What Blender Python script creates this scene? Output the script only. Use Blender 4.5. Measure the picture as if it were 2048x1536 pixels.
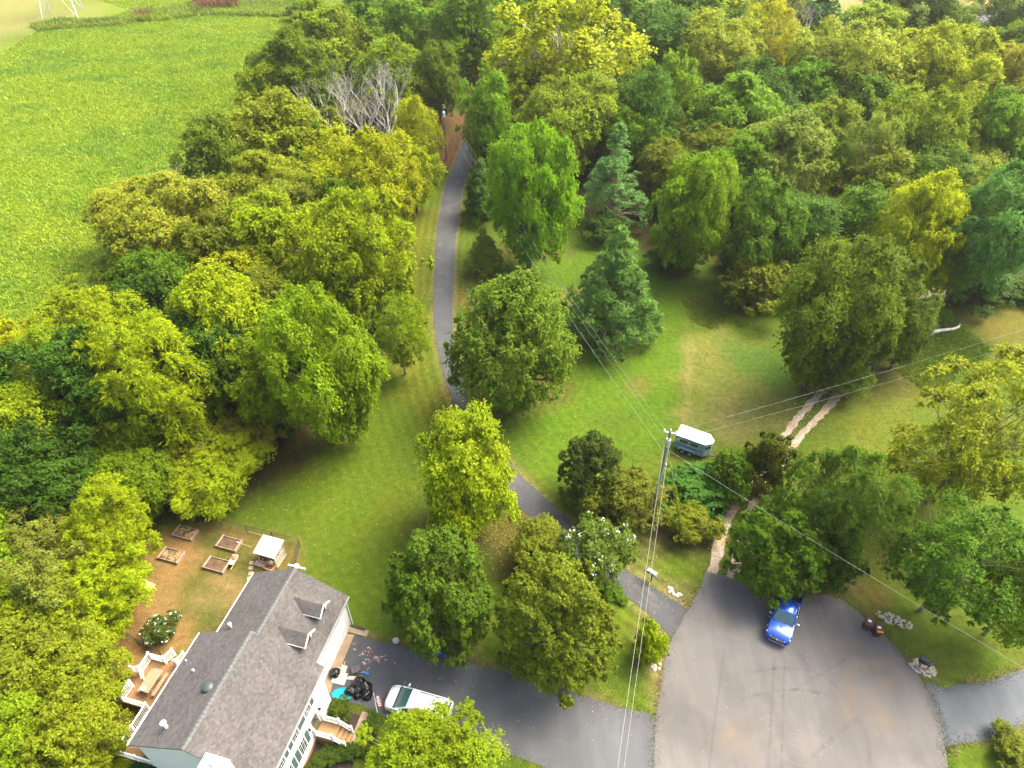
import bpy, bmesh, math, random
import numpy as np
from mathutils import Vector, Matrix

for o in list(bpy.data.objects):
    bpy.data.objects.remove(o)
scene = bpy.context.scene
COL = scene.collection
R_ = math.radians

# ---------------------------------------------------------------- camera
FPX, DEP, CAMH = 1393.0, R_(42.0), 55.0          # focal length in photo pixels, look-down angle, height
cam_d = bpy.data.cameras.new('camera')
cam = bpy.data.objects.new('camera', cam_d)
COL.objects.link(cam)
cam.location = (0, 0, CAMH)
cam.rotation_euler = (R_(90) - DEP, 0, 0)
cam_d.sensor_width = 36.0
cam_d.lens = 36.0 * FPX / 2048.0
cam_d.clip_start = 0.5
cam_d.clip_end = 6000
scene.camera = cam

# ---------------------------------------------------------------- world, sun, exposure
SUN_EL, SUN_AZ = R_(53), R_(26)                   # azimuth counted from +X towards +Y
world = bpy.data.worlds.new('World')
scene.world = world
world.use_nodes = True
wn = world.node_tree.nodes
sky = wn.new('ShaderNodeTexSky')
sky.sky_type = 'NISHITA'
sky.sun_disc = False
sky.sun_elevation = SUN_EL
sky.sun_rotation = R_(90) - SUN_AZ
sky.air_density = 1.0
sky.dust_density = 7.0
sky.ozone_density = 0.4
wn['Background'].inputs['Strength'].default_value = 0.15
world.node_tree.links.new(sky.outputs[0], wn['Background'].inputs['Color'])

sun_d = bpy.data.lights.new('sun', 'SUN')
sun_d.energy = 2.6
sun_d.angle = R_(42)
sun_d.color = (1.0, 0.92, 0.76)
sun = bpy.data.objects.new('sun', sun_d)
COL.objects.link(sun)
SD = Vector((math.cos(SUN_EL) * math.cos(SUN_AZ), math.cos(SUN_EL) * math.sin(SUN_AZ), math.sin(SUN_EL)))
sun.location = SD * 200
sun.rotation_euler = SD.to_track_quat('Z', 'Y').to_euler()

vs = scene.view_settings
vs.view_transform = 'Standard'
vs.look = 'None'
vs.gamma = 1.0
vs.use_curve_mapping = False
vs.exposure = 1.88
scene.render.engine = 'CYCLES'
scene.render.resolution_x, scene.render.resolution_y = 1024, 768
cy = scene.cycles
cy.max_bounces = 8
cy.diffuse_bounces = 4
cy.transmission_bounces = 4
cy.transparent_max_bounces = 8

# ---------------------------------------------------------------- helpers
def G(u, v, z=0.0):
    """photo pixel -> point of its sight line at height z"""
    a, b = (u - 1024) / FPX, (v - 768) / FPX
    r = np.array([a, math.cos(DEP) - b * math.sin(DEP), -math.sin(DEP) - b * math.cos(DEP)])
    t = (z - CAMH) / r[2]
    return np.array([0, 0, CAMH]) + t * r

def G2(u, v, z=0.0):
    p = G(u, v, z)
    return (float(p[0]), float(p[1]))

def tag(o, label=None, cat=None, group=None, kind=None):
    if label: o['label'] = label
    if cat: o['category'] = cat
    if group: o['group'] = group
    if kind: o['kind'] = kind
    return o

def thing(name, label, cat, loc=(0, 0, 0), rz=0.0, group=None):
    o = bpy.data.objects.new(name, None)
    COL.objects.link(o)
    o.location = loc
    o.rotation_euler = (0, 0, rz)
    o.empty_display_size = 0.2
    return tag(o, label, cat, group)

def link(name, me, parent=None, loc=(0, 0, 0), rot=(0, 0, 0)):
    o = bpy.data.objects.new(name, me)
    COL.objects.link(o)
    o.parent = parent
    o.location = loc
    o.rotation_euler = rot
    return o

def dup(root, loc, rz, label, group=None):
    def cp(o, par):
        c = o.copy()
        COL.objects.link(c)
        c.parent = par
        for ch in o.children:
            cp(ch, c)
        return c
    r = cp(root, None)
    r.location = loc
    r.rotation_euler = (0, 0, rz)
    r['label'] = label
    if group: r['group'] = group
    return r

class MB:
    """collects shapes into one mesh"""
    def __init__(s):
        s.v, s.f = [], []
    def add(s, vs, fs):
        n = len(s.v)
        s.v += [tuple(map(float, p)) for p in vs]
        s.f += [tuple(i + n for i in f) for f in fs]
        return s
    def box(s, c, d, rz=0.0, rx=0.0, ry=0.0):
        m = Matrix.Translation(c) @ Matrix.Rotation(rz, 4, 'Z') @ Matrix.Rotation(ry, 4, 'Y') @ Matrix.Rotation(rx, 4, 'X')
        p = [m @ Vector((x * d[0] / 2, y * d[1] / 2, z * d[2] / 2)) for z in (-1, 1) for y in (-1, 1) for x in (-1, 1)]
        return s.add(p, [(0, 2, 3, 1), (4, 5, 7, 6), (0, 1, 5, 4), (2, 6, 7, 3), (0, 4, 6, 2), (1, 3, 7, 5)])
    def b2(s, x0, x1, y0, y1, z0, z1):
        return s.box(((x0 + x1) / 2, (y0 + y1) / 2, (z0 + z1) / 2), (x1 - x0, y1 - y0, z1 - z0))
    def hexa(s, lo, hi):
        """two quads (4 points each), bottom and top"""
        return s.add(list(lo) + list(hi), [(3, 2, 1, 0), (4, 5, 6, 7)] + [(i, (i + 1) % 4, 4 + (i + 1) % 4, 4 + i) for i in range(4)])
    def prism(s, poly, z0, z1):
        n = len(poly)
        return s.add([(x, y, z0) for x, y in poly] + [(x, y, z1) for x, y in poly],
                     [tuple(range(n))[::-1], tuple(range(n, 2 * n))] + [(i, (i + 1) % n, n + (i + 1) % n, n + i) for i in range(n)])
    def tube(s, path, rad, n=6, cap=True):
        path = [Vector(p) for p in path]
        if not hasattr(rad, '__len__'): rad = [rad] * len(path)
        rings = []
        for i, p in enumerate(path):
            t = (path[min(i + 1, len(path) - 1)] - path[max(i - 1, 0)]).normalized()
            u = t.cross(Vector((0, 0, 1)))
            if u.length < 0.05: u = t.cross(Vector((1, 0, 0)))
            u.normalize()
            w = t.cross(u)
            rings.append([p + (u * math.cos(2 * math.pi * k / n) + w * math.sin(2 * math.pi * k / n)) * rad[i] for k in range(n)])
        fs = []
        for i in range(len(path) - 1):
            for k in range(n):
                fs.append((i * n + k, i * n + (k + 1) % n, (i + 1) * n + (k + 1) % n, (i + 1) * n + k))
        if cap:
            fs.append(tuple(range(n))[::-1])
            fs.append(tuple((len(path) - 1) * n + k for k in range(n)))
        return s.add([p for r in rings for p in r], fs)
    def rod(s, a, b, r, n=6):
        return s.tube([a, b], r, n)
    def lathe(s, c, prof, n=16):
        """profile of (radius, z) turned about a vertical axis at c"""
        vs = [(c[0] + r * math.cos(2 * math.pi * k / n), c[1] + r * math.sin(2 * math.pi * k / n), c[2] + z) for r, z in prof for k in range(n)]
        fs = [(i * n + k, i * n + (k + 1) % n, (i + 1) * n + (k + 1) % n, (i + 1) * n + k) for i in range(len(prof) - 1) for k in range(n)]
        fs.append(tuple(range(n))[::-1])
        fs.append(tuple((len(prof) - 1) * n + k for k in range(n)))
        return s.add(vs, fs)
    def loft(s, rings, cap=True):
        n = len(rings[0])
        fs = [(i * n + k, i * n + (k + 1) % n, (i + 1) * n + (k + 1) % n, (i + 1) * n + k) for i in range(len(rings) - 1) for k in range(n)]
        if cap:
            fs.append(tuple(range(n))[::-1])
            fs.append(tuple((len(rings) - 1) * n + k for k in range(n)))
        return s.add([p for r in rings for p in r], fs)
    def mesh(s, name, mat, smooth=False, bevel=0.0):
        me = bpy.data.meshes.new(name)
        me.from_pydata(s.v, [], s.f)
        bm = bmesh.new()
        bm.from_mesh(me)
        bmesh.ops.recalc_face_normals(bm, faces=bm.faces)
        if bevel:
            es = [e for e in bm.edges if len(e.link_faces) == 2 and e.calc_face_angle(0) > 0.5]
            bmesh.ops.bevel(bm, geom=es, offset=bevel, segments=2, affect='EDGES', clamp_overlap=True)
        if smooth:
            for f in bm.faces: f.smooth = True
        bm.to_mesh(me)
        bm.free()
        if smooth and smooth != 'all':
            me.set_sharp_from_angle(angle=R_(smooth if smooth > 1 else 40))
        if mat: me.materials.append(mat)
        return me
    def build(s, name, mat, parent=None, smooth=False, bevel=0.0, loc=(0, 0, 0), rot=(0, 0, 0)):
        return link(name, s.mesh(name, mat, smooth, bevel), parent, loc, rot)

def np_mesh(name, v, quads, mat, attr=None, smooth=False):
    """fast mesh from numpy arrays; quads (n,4) or tris (n,3)"""
    me = bpy.data.meshes.new(name)
    k = quads.shape[1]
    me.vertices.add(len(v))
    me.vertices.foreach_set('co', np.asarray(v, dtype=np.float32).ravel())
    me.loops.add(quads.size)
    me.loops.foreach_set('vertex_index', quads.astype(np.int32).ravel())
    me.polygons.add(len(quads))
    me.polygons.foreach_set('loop_start', (np.arange(len(quads)) * k).astype(np.int32))
    me.polygons.foreach_set('loop_total', np.full(len(quads), k, dtype=np.int32))
    me.polygons.foreach_set('use_smooth', np.full(len(quads), bool(smooth)))
    if attr is not None:
        for an, arr in attr.items():
            if arr.ndim == 1:
                a = me.attributes.new(an, 'FLOAT', 'POINT')
                a.data.foreach_set('value', arr.astype(np.float32))
            else:
                a = me.attributes.new(an, 'FLOAT_COLOR', 'POINT')
                c = np.ones((len(v), 4), dtype=np.float32)
                c[:, :3] = arr
                a.data.foreach_set('color', c.ravel())
    me.update()
    me.validate()
    if mat: me.materials.append(mat)
    return me

# ---------------------------------------------------------------- materials
class NT:
    def __init__(s, name):
        s.m = bpy.data.materials.new(name)
        s.m.use_nodes = True
        s.n = s.m.node_tree.nodes
        s.l = s.m.node_tree.links
        s.b = s.n['Principled BSDF']
        s.out = s.n['Material Output']
    def node(s, t, **kw):
        n = s.n.new(t)
        for k, v in kw.items(): setattr(n, k, v)
        return n
    def noise(s, scale, detail=4, rough=0.55, vec=None, dist=0.0):
        n = s.node('ShaderNodeTexNoise')
        n.inputs['Scale'].default_value = scale
        n.inputs['Detail'].default_value = detail
        n.inputs['Roughness'].default_value = rough
        n.inputs['Distortion'].default_value = dist
        if vec is not None: s.l.new(vec, n.inputs['Vector'])
        return n.outputs['Fac']
    def ramp(s, fac, stops):
        n = s.node('ShaderNodeValToRGB')
        e = n.color_ramp.elements
        while len(e) < len(stops): e.new(0.5)
        for el, (p, c) in zip(e, stops):
            el.position = p
            el.color = (*c, 1) if hasattr(c, '__len__') else (c, c, c, 1)
        s.l.new(fac, n.inputs['Fac'])
        return n.outputs['Color']
    def mix(s, fac, a, b, blend='MIX'):
        n = s.node('ShaderNodeMix', data_type='RGBA', blend_type=blend)
        for sock, v in ((n.inputs[0], fac), (n.inputs[6], a), (n.inputs[7], b)):
            if hasattr(v, 'links') or hasattr(v, 'is_linked'): s.l.new(v, sock)
            elif hasattr(v, '__len__'): sock.default_value = (*v, 1)
            else: sock.default_value = v
        return n.outputs[2]
    def math(s, op, a, b=0.0, c=None):
        n = s.node('ShaderNodeMath', operation=op)
        for i, v in enumerate((a, b, c)):
            if v is None: continue
            if hasattr(v, 'is_linked'): s.l.new(v, n.inputs[i])
            else: n.inputs[i].default_value = v
        return n.outputs[0]
    def attr(s, name, out='Color'):
        n = s.node('ShaderNodeAttribute', attribute_name=name)
        return n.outputs[out]
    def coord(s, kind='Object'):
        return s.node('ShaderNodeTexCoord').outputs[kind]
    def bump(s, h, strength=0.3, dist=0.02):
        n = s.node('ShaderNodeBump')
        n.inputs['Strength'].default_value = strength
        n.inputs['Distance'].default_value = dist
        s.l.new(h, n.inputs['Height'])
        s.l.new(n.outputs['Normal'], s.b.inputs['Normal'])
    def base(s, c):
        if hasattr(c, 'is_linked'): s.l.new(c, s.b.inputs['Base Color'])
        else: s.b.inputs['Base Color'].default_value = (*c, 1)
        return s
    def set(s, **kw):
        for k, v in kw.items(): s.b.inputs[k.replace('_', ' ')].default_value = v
        return s

MATS = {}
def mat(name, col, rough=0.6, var=0.25, scale=3.0, bump=0.0, metal=0.0, spec=0.4, stretch=None, coat=0.0, bscale=None):
    """procedural surface: base colour with two scales of wear, fine relief"""
    if name in MATS: return MATS[name]
    t = NT(name)
    vec = t.coord()
    if stretch:
        mp = t.node('ShaderNodeMapping')
        mp.inputs['Scale'].default_value = stretch
        t.l.new(vec, mp.inputs['Vector'])
        vec = mp.outputs[0]
    n1 = t.noise(scale, 5, 0.6, vec)
    c = np.array(col)
    t.base(t.ramp(n1, [(0.3, tuple(c * (1 - var))), (0.7, tuple(np.minimum(c * (1 + var), 0.95)))]))
    t.set(Roughness=rough, Metallic=metal)
    t.b.inputs['Specular IOR Level'].default_value = spec
    t.b.inputs['Coat Weight'].default_value = coat
    if bump:
        t.bump(t.noise(bscale or scale * 8, 4, 0.6, vec), bump, 0.02)
    MATS[name] = t.m
    return t.m

def leaf_mat(name, trans=0.4):
    """leaves: the tree's own colour, varied leaf by leaf; light shines through"""
    t = NT(name)
    oc = t.node('ShaderNodeObjectInfo').outputs['Color']
    tint = t.attr('tint')
    sep = t.node('ShaderNodeSeparateColor')
    t.l.new(tint, sep.inputs[0])
    val, yel, rnd = sep.outputs
    c = t.mix(1.0, oc, t.ramp(val, [(0.0, 0.55), (0.5, 1.0), (1.0, 1.45)]), 'MULTIPLY')
    c = t.mix(t.math('MULTIPLY', yel, 0.8), c, t.mix(1.0, oc, (1.42, 1.14, 0.8), 'MULTIPLY'))
    t.base(c)
    t.set(Roughness=0.5)
    t.b.inputs['Specular IOR Level'].default_value = 0.12
    tr = t.node('ShaderNodeBsdfTranslucent')
    t.l.new(t.mix(1.0, c, (1.15, 1.2, 0.5), 'MULTIPLY'), tr.inputs['Color'])
    ms = t.node('ShaderNodeMixShader')
    ms.inputs[0].default_value = trans
    t.l.new(t.b.outputs[0], ms.inputs[1])
    t.l.new(tr.outputs[0], ms.inputs[2])
    t.l.new(ms.outputs[0], t.out.inputs['Surface'])
    return t.m
# ================================================================ ground
rng = np.random.default_rng(7)

def vnoise(x, y, scale, seed=0, octs=3):
    """smooth value noise, 0..1"""
    out = np.zeros_like(x, dtype=float)
    amp, tot = 1.0, 0.0
    for o in range(octs):
        r = np.random.default_rng(seed * 31 + o)
        tab = r.random((256, 256))
        fx, fy = x / scale * 2 ** o + 1000, y / scale * 2 ** o + 1000
        ix, iy = np.floor(fx).astype(int), np.floor(fy).astype(int)
        tx, ty = fx - ix, fy - iy
        tx, ty = tx * tx * (3 - 2 * tx), ty * ty * (3 - 2 * ty)
        g = lambda a, b: tab[(ix + a) % 256, (iy + b) % 256]
        out += amp * ((g(0, 0) * (1 - tx) + g(1, 0) * tx) * (1 - ty) + (g(0, 1) * (1 - tx) + g(1, 1) * tx) * ty)
        tot += amp
        amp *= 0.5
    return out / tot

def px_poly(pts, z=0.0):
    return np.array([G2(u, v, z) for u, v in pts])

def sdist(px, py, poly):
    """signed distance to a polygon, positive inside"""
    d = np.full(px.shape, 1e9)
    inside = np.zeros(px.shape, bool)
    n = len(poly)
    for i in range(n):
        ax, ay = poly[i]
        bx, by = poly[(i + 1) % n]
        ex, ey = bx - ax, by - ay
        t = np.clip(((px - ax) * ex + (py - ay) * ey) / (ex * ex + ey * ey + 1e-9), 0, 1)
        d = np.minimum(d, np.hypot(px - ax - t * ex, py - ay - t * ey))
        c = ((ay > py) != (by > py)) & (px < (bx - ax) * (py - ay) / (by - ay + 1e-12) + ax)
        inside ^= c
    return np.where(inside, d, -d)

def ldist(px, py, line):
    d = np.full(px.shape, 1e9)
    for i in range(len(line) - 1):
        ax, ay = line[i]
        bx, by = line[i + 1]
        ex, ey = bx - ax, by - ay
        t = np.clip(((px - ax) * ex + (py - ay) * ey) / (ex * ex + ey * ey + 1e-9), 0, 1)
        d = np.minimum(d, np.hypot(px - ax - t * ex, py - ay - t * ey))
    return d

def smooth_line(pts, step=0.8, closed=False, jit=0.0, seed=1):
    """Catmull-Rom through points, resampled, edge made uneven"""
    r = random.Random(seed)
    P = [Vector((p[0], p[1], 0)) for p in pts]
    n = len(P)
    out = []
    for i in range(n if closed else n - 1):
        g = (lambda k: P[k % n]) if closed else (lambda k: P[max(0, min(n - 1, k))])
        a, b, c, d = g(i - 1), g(i), g(i + 1), g(i + 2)
        m = max(1, int((c - b).length / step))
        for k in range(m):
            t = k / m
            q = 0.5 * ((2 * b) + (c - a) * t + (2 * a - 5 * b + 4 * c - d) * t * t + (3 * b - a - 3 * c + d) * t ** 3)
            out.append((q.x + r.uniform(-jit, jit), q.y + r.uniform(-jit, jit)))
    if not closed: out.append((P[-1].x, P[-1].y))
    return out

# edges of the long lane, read off the photograph (both run from the turning circle to the woods)
LANE_R = [G2(*p) for p in [(1400, 1232), (1372, 1216), (1318, 1182), (1238, 1128), (1140, 1042), (1042, 952), (990, 890), (955, 832), (926, 770), (909, 710), (905, 640), (907, 560), (912, 480), (919, 420), (930, 356), (946, 306), (950, 286)]]
LANE_L = [G2(*p) for p in [(1352, 1292), (1338, 1270), (1290, 1222), (1222, 1170), (1128, 1090), (1030, 1008), (985, 958), (938, 868), (905, 800), (881, 724), (868, 640), (868, 560), (873, 470), (886, 390), (904, 335), (921, 300), (925, 282)]]
CUL = [G2(*p) for p in [(1300, 1700), (1307, 1536), (1312, 1445), (1319, 1390), (1326, 1335), (1338, 1295), (1358, 1252), (1380, 1216), (1400, 1178), (1412, 1142), (1450, 1150), (1495, 1172), (1545, 1190), (1600, 1190), (1650, 1190), (1692, 1204), (1730, 1236), (1770, 1271), (1812, 1318), (1848, 1368), (1872, 1422), (1888, 1480), (1897, 1540), (1905, 1700)]] + [(24.5, -5), (24, -60), (9.5, -60), (9.5, -5)]
DRIVE = [G2(*p) for p in [(709, 1270), (744, 1279), (783, 1288), (840, 1301), (920, 1320), (1000, 1341), (1080, 1364), (1150, 1385), (1235, 1414), (1318, 1441), (1330, 1545), (1240, 1546), (1165, 1545), (1095, 1536), (1040, 1516), (985, 1497), (900, 1470), (820, 1448), (751, 1429), (726, 1409), (696, 1405), (664, 1404), (660, 1390), (664, 1370), (680, 1338)]]
DRIVE2 = [G2(*p) for p in [(1850, 1362), (1866, 1367), (1887, 1377), (1918, 1369), (1979, 1362), (2014, 1350), (2048, 1337), (2150, 1300), (2300, 1255), (2300, 1372), (2150, 1418), (2048, 1450), (1967, 1481), (1930, 1484), (1901, 1493), (1888, 1500), (1872, 1440)]]
APRON = [G2(*p) for p in [(688, 1268), (709, 1270), (680, 1339), (665, 1370), (660, 1388), (646, 1358)]]
RUT1 = [G2(*p) for p in [(1422, 1148), (1436, 1104), (1448, 1056), (1468, 1014), (1500, 972), (1535, 928), (1573, 872), (1602, 831), (1634, 791), (1676, 757), (1735, 705), (1790, 650), (1832, 606), (1862, 586), (1896, 556), (1930, 520)]]
RUT2 = [G2(*p) for p in [(1462, 1158), (1474, 1110), (1488, 1052), (1508, 1006), (1545, 958), (1600, 872), (1638, 831), (1674, 792), (1708, 760), (1760, 710), (1806, 668), (1850, 624), (1886, 590), (1918, 558), (1955, 520)]]
MEADOW = px_poly([(-420, 120), (0, 108), (75, 62), (140, 44), (215, 36), (262, 20), (180, -6), (420, -30), (640, -20), (600, 40), (560, 110), (505, 190), (420, 255), (340, 330), (240, 425), (170, 530), (95, 630), (-40, 750), (-420, 820)])

def axis(lo, hi, step, far, grow=1.35):
    a = list(np.arange(lo, hi + step, step))
    d, x = step, a[-1]
    while x < far:
        d *= grow
        x += d
        a.append(x)
    d, x = step, a[0]
    while x > -far:
        d *= grow
        x -= d
        a.insert(0, x)
    return np.array(a)

gx, gy = axis(-80, 95, 0.65, 2600), axis(8, 150, 0.65, 2600)
X, Y = np.meshgrid(gx, gy)
px, py = X.ravel(), Y.ravel()
n_big, n_mid, n_sm = vnoise(px, py, 22, 1), vnoise(px, py, 6, 2), vnoise(px, py, 1.7, 3)
C = np.zeros((len(px), 3))
C[:] = (0.062, 0.115, 0.008)
def blend(a, col):
    C[:] = C * (1 - a[:, None]) + np.array(col) * a[:, None]
def paint(poly, col, feather=2.0, amp=2.0, k=1.0, world=False):
    poly = np.array(poly) if world else px_poly(poly)
    d = sdist(px, py, poly) + (n_mid - 0.5) * amp * 2 + (n_sm - 0.5) * amp
    blend(np.clip(d / feather + 0.5, 0, 1) * k, col)
lawn_lo, lawn_hi = (0.052, 0.098, 0.007), (0.083, 0.155, 0.006)
blend(np.clip((n_big - 0.35) * 2.2, 0, 1) * 0.8, lawn_hi)
blend(np.clip((n_mid - 0.5) * 2.6, 0, 1) * 0.45, (0.11, 0.112, 0.018))
# meadow, and the mown field beyond it
far = px_poly([(-900, 60), (-420, 115), (0, 105), (75, 60), (140, 42), (215, 34), (258, 22), (190, -10), (-100, -120), (-900, -120)])
paint(far, (0.165, 0.185, 0.050), 4, 2, 1, True)
paint(MEADOW, (0.110, 0.19, 0.008), 4, 3, 1, True)
for pl in ([(1080, 20), (1200, -10), (1500, -12), (1800, 20), (2300, 60), (2300, -60), (1080, -60)],):
    paint(pl, (0.27, 0.20, 0.09), 6, 4)
# bright fertile lawn right of the lane, yellower mown strip on its left
paint([(930, 545), (1080, 510), (1180, 470), (1400, 540), (1380, 650), (1365, 850), (1330, 890), (1200, 830), (1050, 900), (985, 850), (1120, 800), (1130, 680), (1000, 560)], (0.066, 0.148, 0.006), 4, 3, 0.8)
paint([(1000, 880), (1110, 820), (1330, 870), (1300, 900), (1140, 960), (1060, 950)], (0.070, 0.150, 0.006), 4, 3, 0.7)
paint([(800, 420), (868, 420), (860, 740), (900, 860), (830, 860), (780, 760)], (0.090, 0.118, 0.008), 3, 2, 0.8)
paint([(540, 900), (780, 800), (860, 850), (850, 1000), (770, 1060), (690, 1180), (600, 1080), (520, 1020)], (0.076, 0.135, 0.005), 4, 2, 0.6)
# dry mown hay patch, and brown-green ground by the big tree
paint([(1385, 660), (1460, 650), (1560, 760), (1620, 800), (1580, 860), (1480, 870), (1380, 850), (1375, 760)], (0.150, 0.165, 0.035), 3, 3, 0.6)
paint([(1374, 650), (1386, 652), (1380, 860), (1366, 860)], (0.17, 0.15, 0.05), 1.2, .5, .6)
paint([(1400, 760), (1500, 800), (1560, 850), (1440, 860)], (0.19, 0.17, 0.06), 3, 3, .35)
paint([(1440, 680), (1540, 700), (1620, 760), (1560, 790), (1470, 740)], (0.050, 0.130, 0.012), 3, 1.5, 0.8)
paint([(1640, 800), (1760, 740), (1860, 720), (1860, 830), (1840, 930), (1760, 960), (1650, 900)], (0.100, 0.140, 0.012), 4, 3, 0.8)
paint([(1890, 600), (2100, 590), (2200, 700), (2000, 720), (1880, 700)], (0.110, 0.098, 0.018), 5, 3, 0.7)
paint([(1800, 640), (1920, 640), (1990, 700), (1920, 760), (1830, 770)], (0.050, 0.110, 0.006), 2, 1.2, 0.9)
paint([(1730, 960), (1840, 980), (1830, 1120), (1720, 1180), (1700, 1050)], (0.085, 0.100, 0.010), 3, 2, 0.7)
# leaf litter under the woods
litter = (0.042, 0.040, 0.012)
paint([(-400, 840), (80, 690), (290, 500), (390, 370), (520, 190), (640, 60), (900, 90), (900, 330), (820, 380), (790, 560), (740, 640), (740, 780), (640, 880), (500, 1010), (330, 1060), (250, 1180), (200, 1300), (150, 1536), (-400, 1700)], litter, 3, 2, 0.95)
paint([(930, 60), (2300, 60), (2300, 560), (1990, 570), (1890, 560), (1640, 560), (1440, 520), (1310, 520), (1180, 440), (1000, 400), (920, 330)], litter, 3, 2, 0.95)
paint([(880, 230), (990, 230), (980, 320), (930, 330), (880, 330)], (0.085, 0.045, 0.02), 2, 1, 0.9)
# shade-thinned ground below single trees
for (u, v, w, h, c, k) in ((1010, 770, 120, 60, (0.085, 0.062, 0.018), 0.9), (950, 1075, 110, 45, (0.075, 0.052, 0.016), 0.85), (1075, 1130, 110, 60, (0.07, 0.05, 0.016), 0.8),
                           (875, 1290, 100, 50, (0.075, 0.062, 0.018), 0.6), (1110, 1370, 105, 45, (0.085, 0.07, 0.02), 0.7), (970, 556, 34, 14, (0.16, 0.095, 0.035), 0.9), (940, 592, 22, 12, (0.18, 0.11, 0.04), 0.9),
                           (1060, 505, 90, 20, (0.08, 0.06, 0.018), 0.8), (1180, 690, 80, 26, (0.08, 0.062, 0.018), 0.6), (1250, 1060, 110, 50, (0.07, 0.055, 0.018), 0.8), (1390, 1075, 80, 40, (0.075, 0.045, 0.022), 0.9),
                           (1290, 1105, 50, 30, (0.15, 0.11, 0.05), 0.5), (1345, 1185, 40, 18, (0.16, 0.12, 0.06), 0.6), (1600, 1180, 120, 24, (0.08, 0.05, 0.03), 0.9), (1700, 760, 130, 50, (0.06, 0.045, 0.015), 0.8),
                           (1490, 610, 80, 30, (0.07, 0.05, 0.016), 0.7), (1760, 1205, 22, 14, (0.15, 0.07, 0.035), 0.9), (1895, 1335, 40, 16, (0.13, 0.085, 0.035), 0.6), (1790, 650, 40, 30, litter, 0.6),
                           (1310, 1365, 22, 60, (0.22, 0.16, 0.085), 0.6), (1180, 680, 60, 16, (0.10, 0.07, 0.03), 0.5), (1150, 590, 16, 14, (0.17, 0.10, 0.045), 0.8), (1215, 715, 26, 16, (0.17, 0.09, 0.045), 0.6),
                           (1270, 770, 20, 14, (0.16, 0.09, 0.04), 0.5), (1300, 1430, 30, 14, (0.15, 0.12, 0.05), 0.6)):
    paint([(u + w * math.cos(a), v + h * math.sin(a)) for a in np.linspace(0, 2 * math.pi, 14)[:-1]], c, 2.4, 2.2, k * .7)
# worn back yard: bare soil at its edges, thin dry grass in the middle
paint([(330, 1050), (440, 1040), (600, 1085), (600, 1130), (520, 1160), (440, 1270), (400, 1290), (330, 1330), (230, 1490), (150, 1560), (90, 1536), (190, 1330), (240, 1230), (285, 1110)], (0.185, 0.120, 0.046), 1.6, 0.8, 0.95)
paint([(440, 1050), (590, 1090), (590, 1130), (515, 1150), (450, 1240), (390, 1280), (330, 1240), (335, 1170), (390, 1120), (365, 1060)], (0.070, 0.088, 0.014), 2.0, 2.6, 0.9)
for (u, v, w, h) in ((470, 1205, 40, 18), (450, 1160, 30, 14), (520, 1110, 30, 12), (400, 1200, 26, 20)):
    paint([(u + w * math.cos(a), v + h * math.sin(a)) for a in np.linspace(0, 2 * math.pi, 12)[:-1]], (0.20, 0.145, 0.065), 1.6, 1.2, 0.6)
paint([(225, 1380), (280, 1390), (250, 1480), (200, 1536), (170, 1500)], (0.075, 0.066, 0.02), 2, 1.5, 0.8)
# tan dust and cut edges along asphalt
lane_c = [((a[0] + b[0]) / 2, (a[1] + b[1]) / 2) for a, b in zip(LANE_L, LANE_R)]
for ln in (LANE_L[1:], LANE_R[1:]):
    d = ldist(px, py, ln)
    blend(np.clip(1.0 - d / 0.75 + (n_sm - 0.5), 0, 1) * 0.55, (0.21, 0.16, 0.085))
for ln, wd in ((DRIVE[:9], 0.7), (CUL[2:9], 0.7), (CUL[13:22], 0.5), (DRIVE2[1:8], 0.6), (DRIVE2[9:15], 0.6)):
    d = ldist(px, py, ln)
    blend(np.clip(1.0 - d / wd + (n_sm - 0.55) * 1.4, 0, 1) * 0.6, (0.20, 0.15, 0.075))
gm = np.clip((C[:, 1] / (C[:, 0] + 1e-6) - 1.0) * 3, 0, 1)[:, None]
C *= (1 - gm) * np.array([.82, .80, .76]) + gm * np.array([0.80, 0.72, 0.8])
dl = ldist(px, py, smooth_line(lane_c, 2.0))
tri = np.arange(len(px)).reshape(X.shape)
quads = np.stack([tri[:-1, :-1], tri[:-1, 1:], tri[1:, 1:], tri[1:, :-1]], -1).reshape(-1, 4)

t = NT('ground_grass')
vec = t.coord()
c = t.attr('paint')
fine, mid, coarse = t.noise(9, 6, 0.7, vec), t.noise(1.6, 5, 0.65, vec), t.noise(0.3, 4, 0.6, vec)
c = t.mix(1.0, c, t.ramp(fine, [(0.25, 0.45), (0.5, 1.0), (0.8, 1.65)]), 'MULTIPLY')
c = t.mix(1.0, c, t.ramp(mid, [(0.28, 0.72), (0.5, 1.0), (0.75, 1.3)]), 'MULTIPLY')
c = t.mix(t.math('MULTIPLY', t.ramp(coarse, [(0.42, 0.0), (0.68, 1.0)]), 0.4), c, t.mix(1.0, c, (1.5, 1.05, 1.3), 'MULTIPLY'))
mow = t.math('SINE', t.math('MULTIPLY', t.attr('lane_distance', 'Fac'), 5.2))
mow = t.math('ADD', 1.0, t.math('MULTIPLY', mow, t.math('MULTIPLY', t.attr('mown', 'Fac'), 0.16)))
c = t.mix(1.0, c, mow, 'MULTIPLY')
t.base(c)
t.set(Roughness=0.95)
t.b.inputs['Specular IOR Level'].default_value = 0.1
t.bump(t.math('ADD', fine, t.math('MULTIPLY', mid, 2.0)), 0.7, 0.08)
mown = np.clip(1 - dl / 26, 0, 1) * np.clip((n_big * 1.6), 0, 1)
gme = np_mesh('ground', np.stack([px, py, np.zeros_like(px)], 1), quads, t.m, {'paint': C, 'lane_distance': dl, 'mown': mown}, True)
ground = tag(link('ground', gme), 'mown lawn, worn yard and field under everything', None, None, 'structure')

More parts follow.
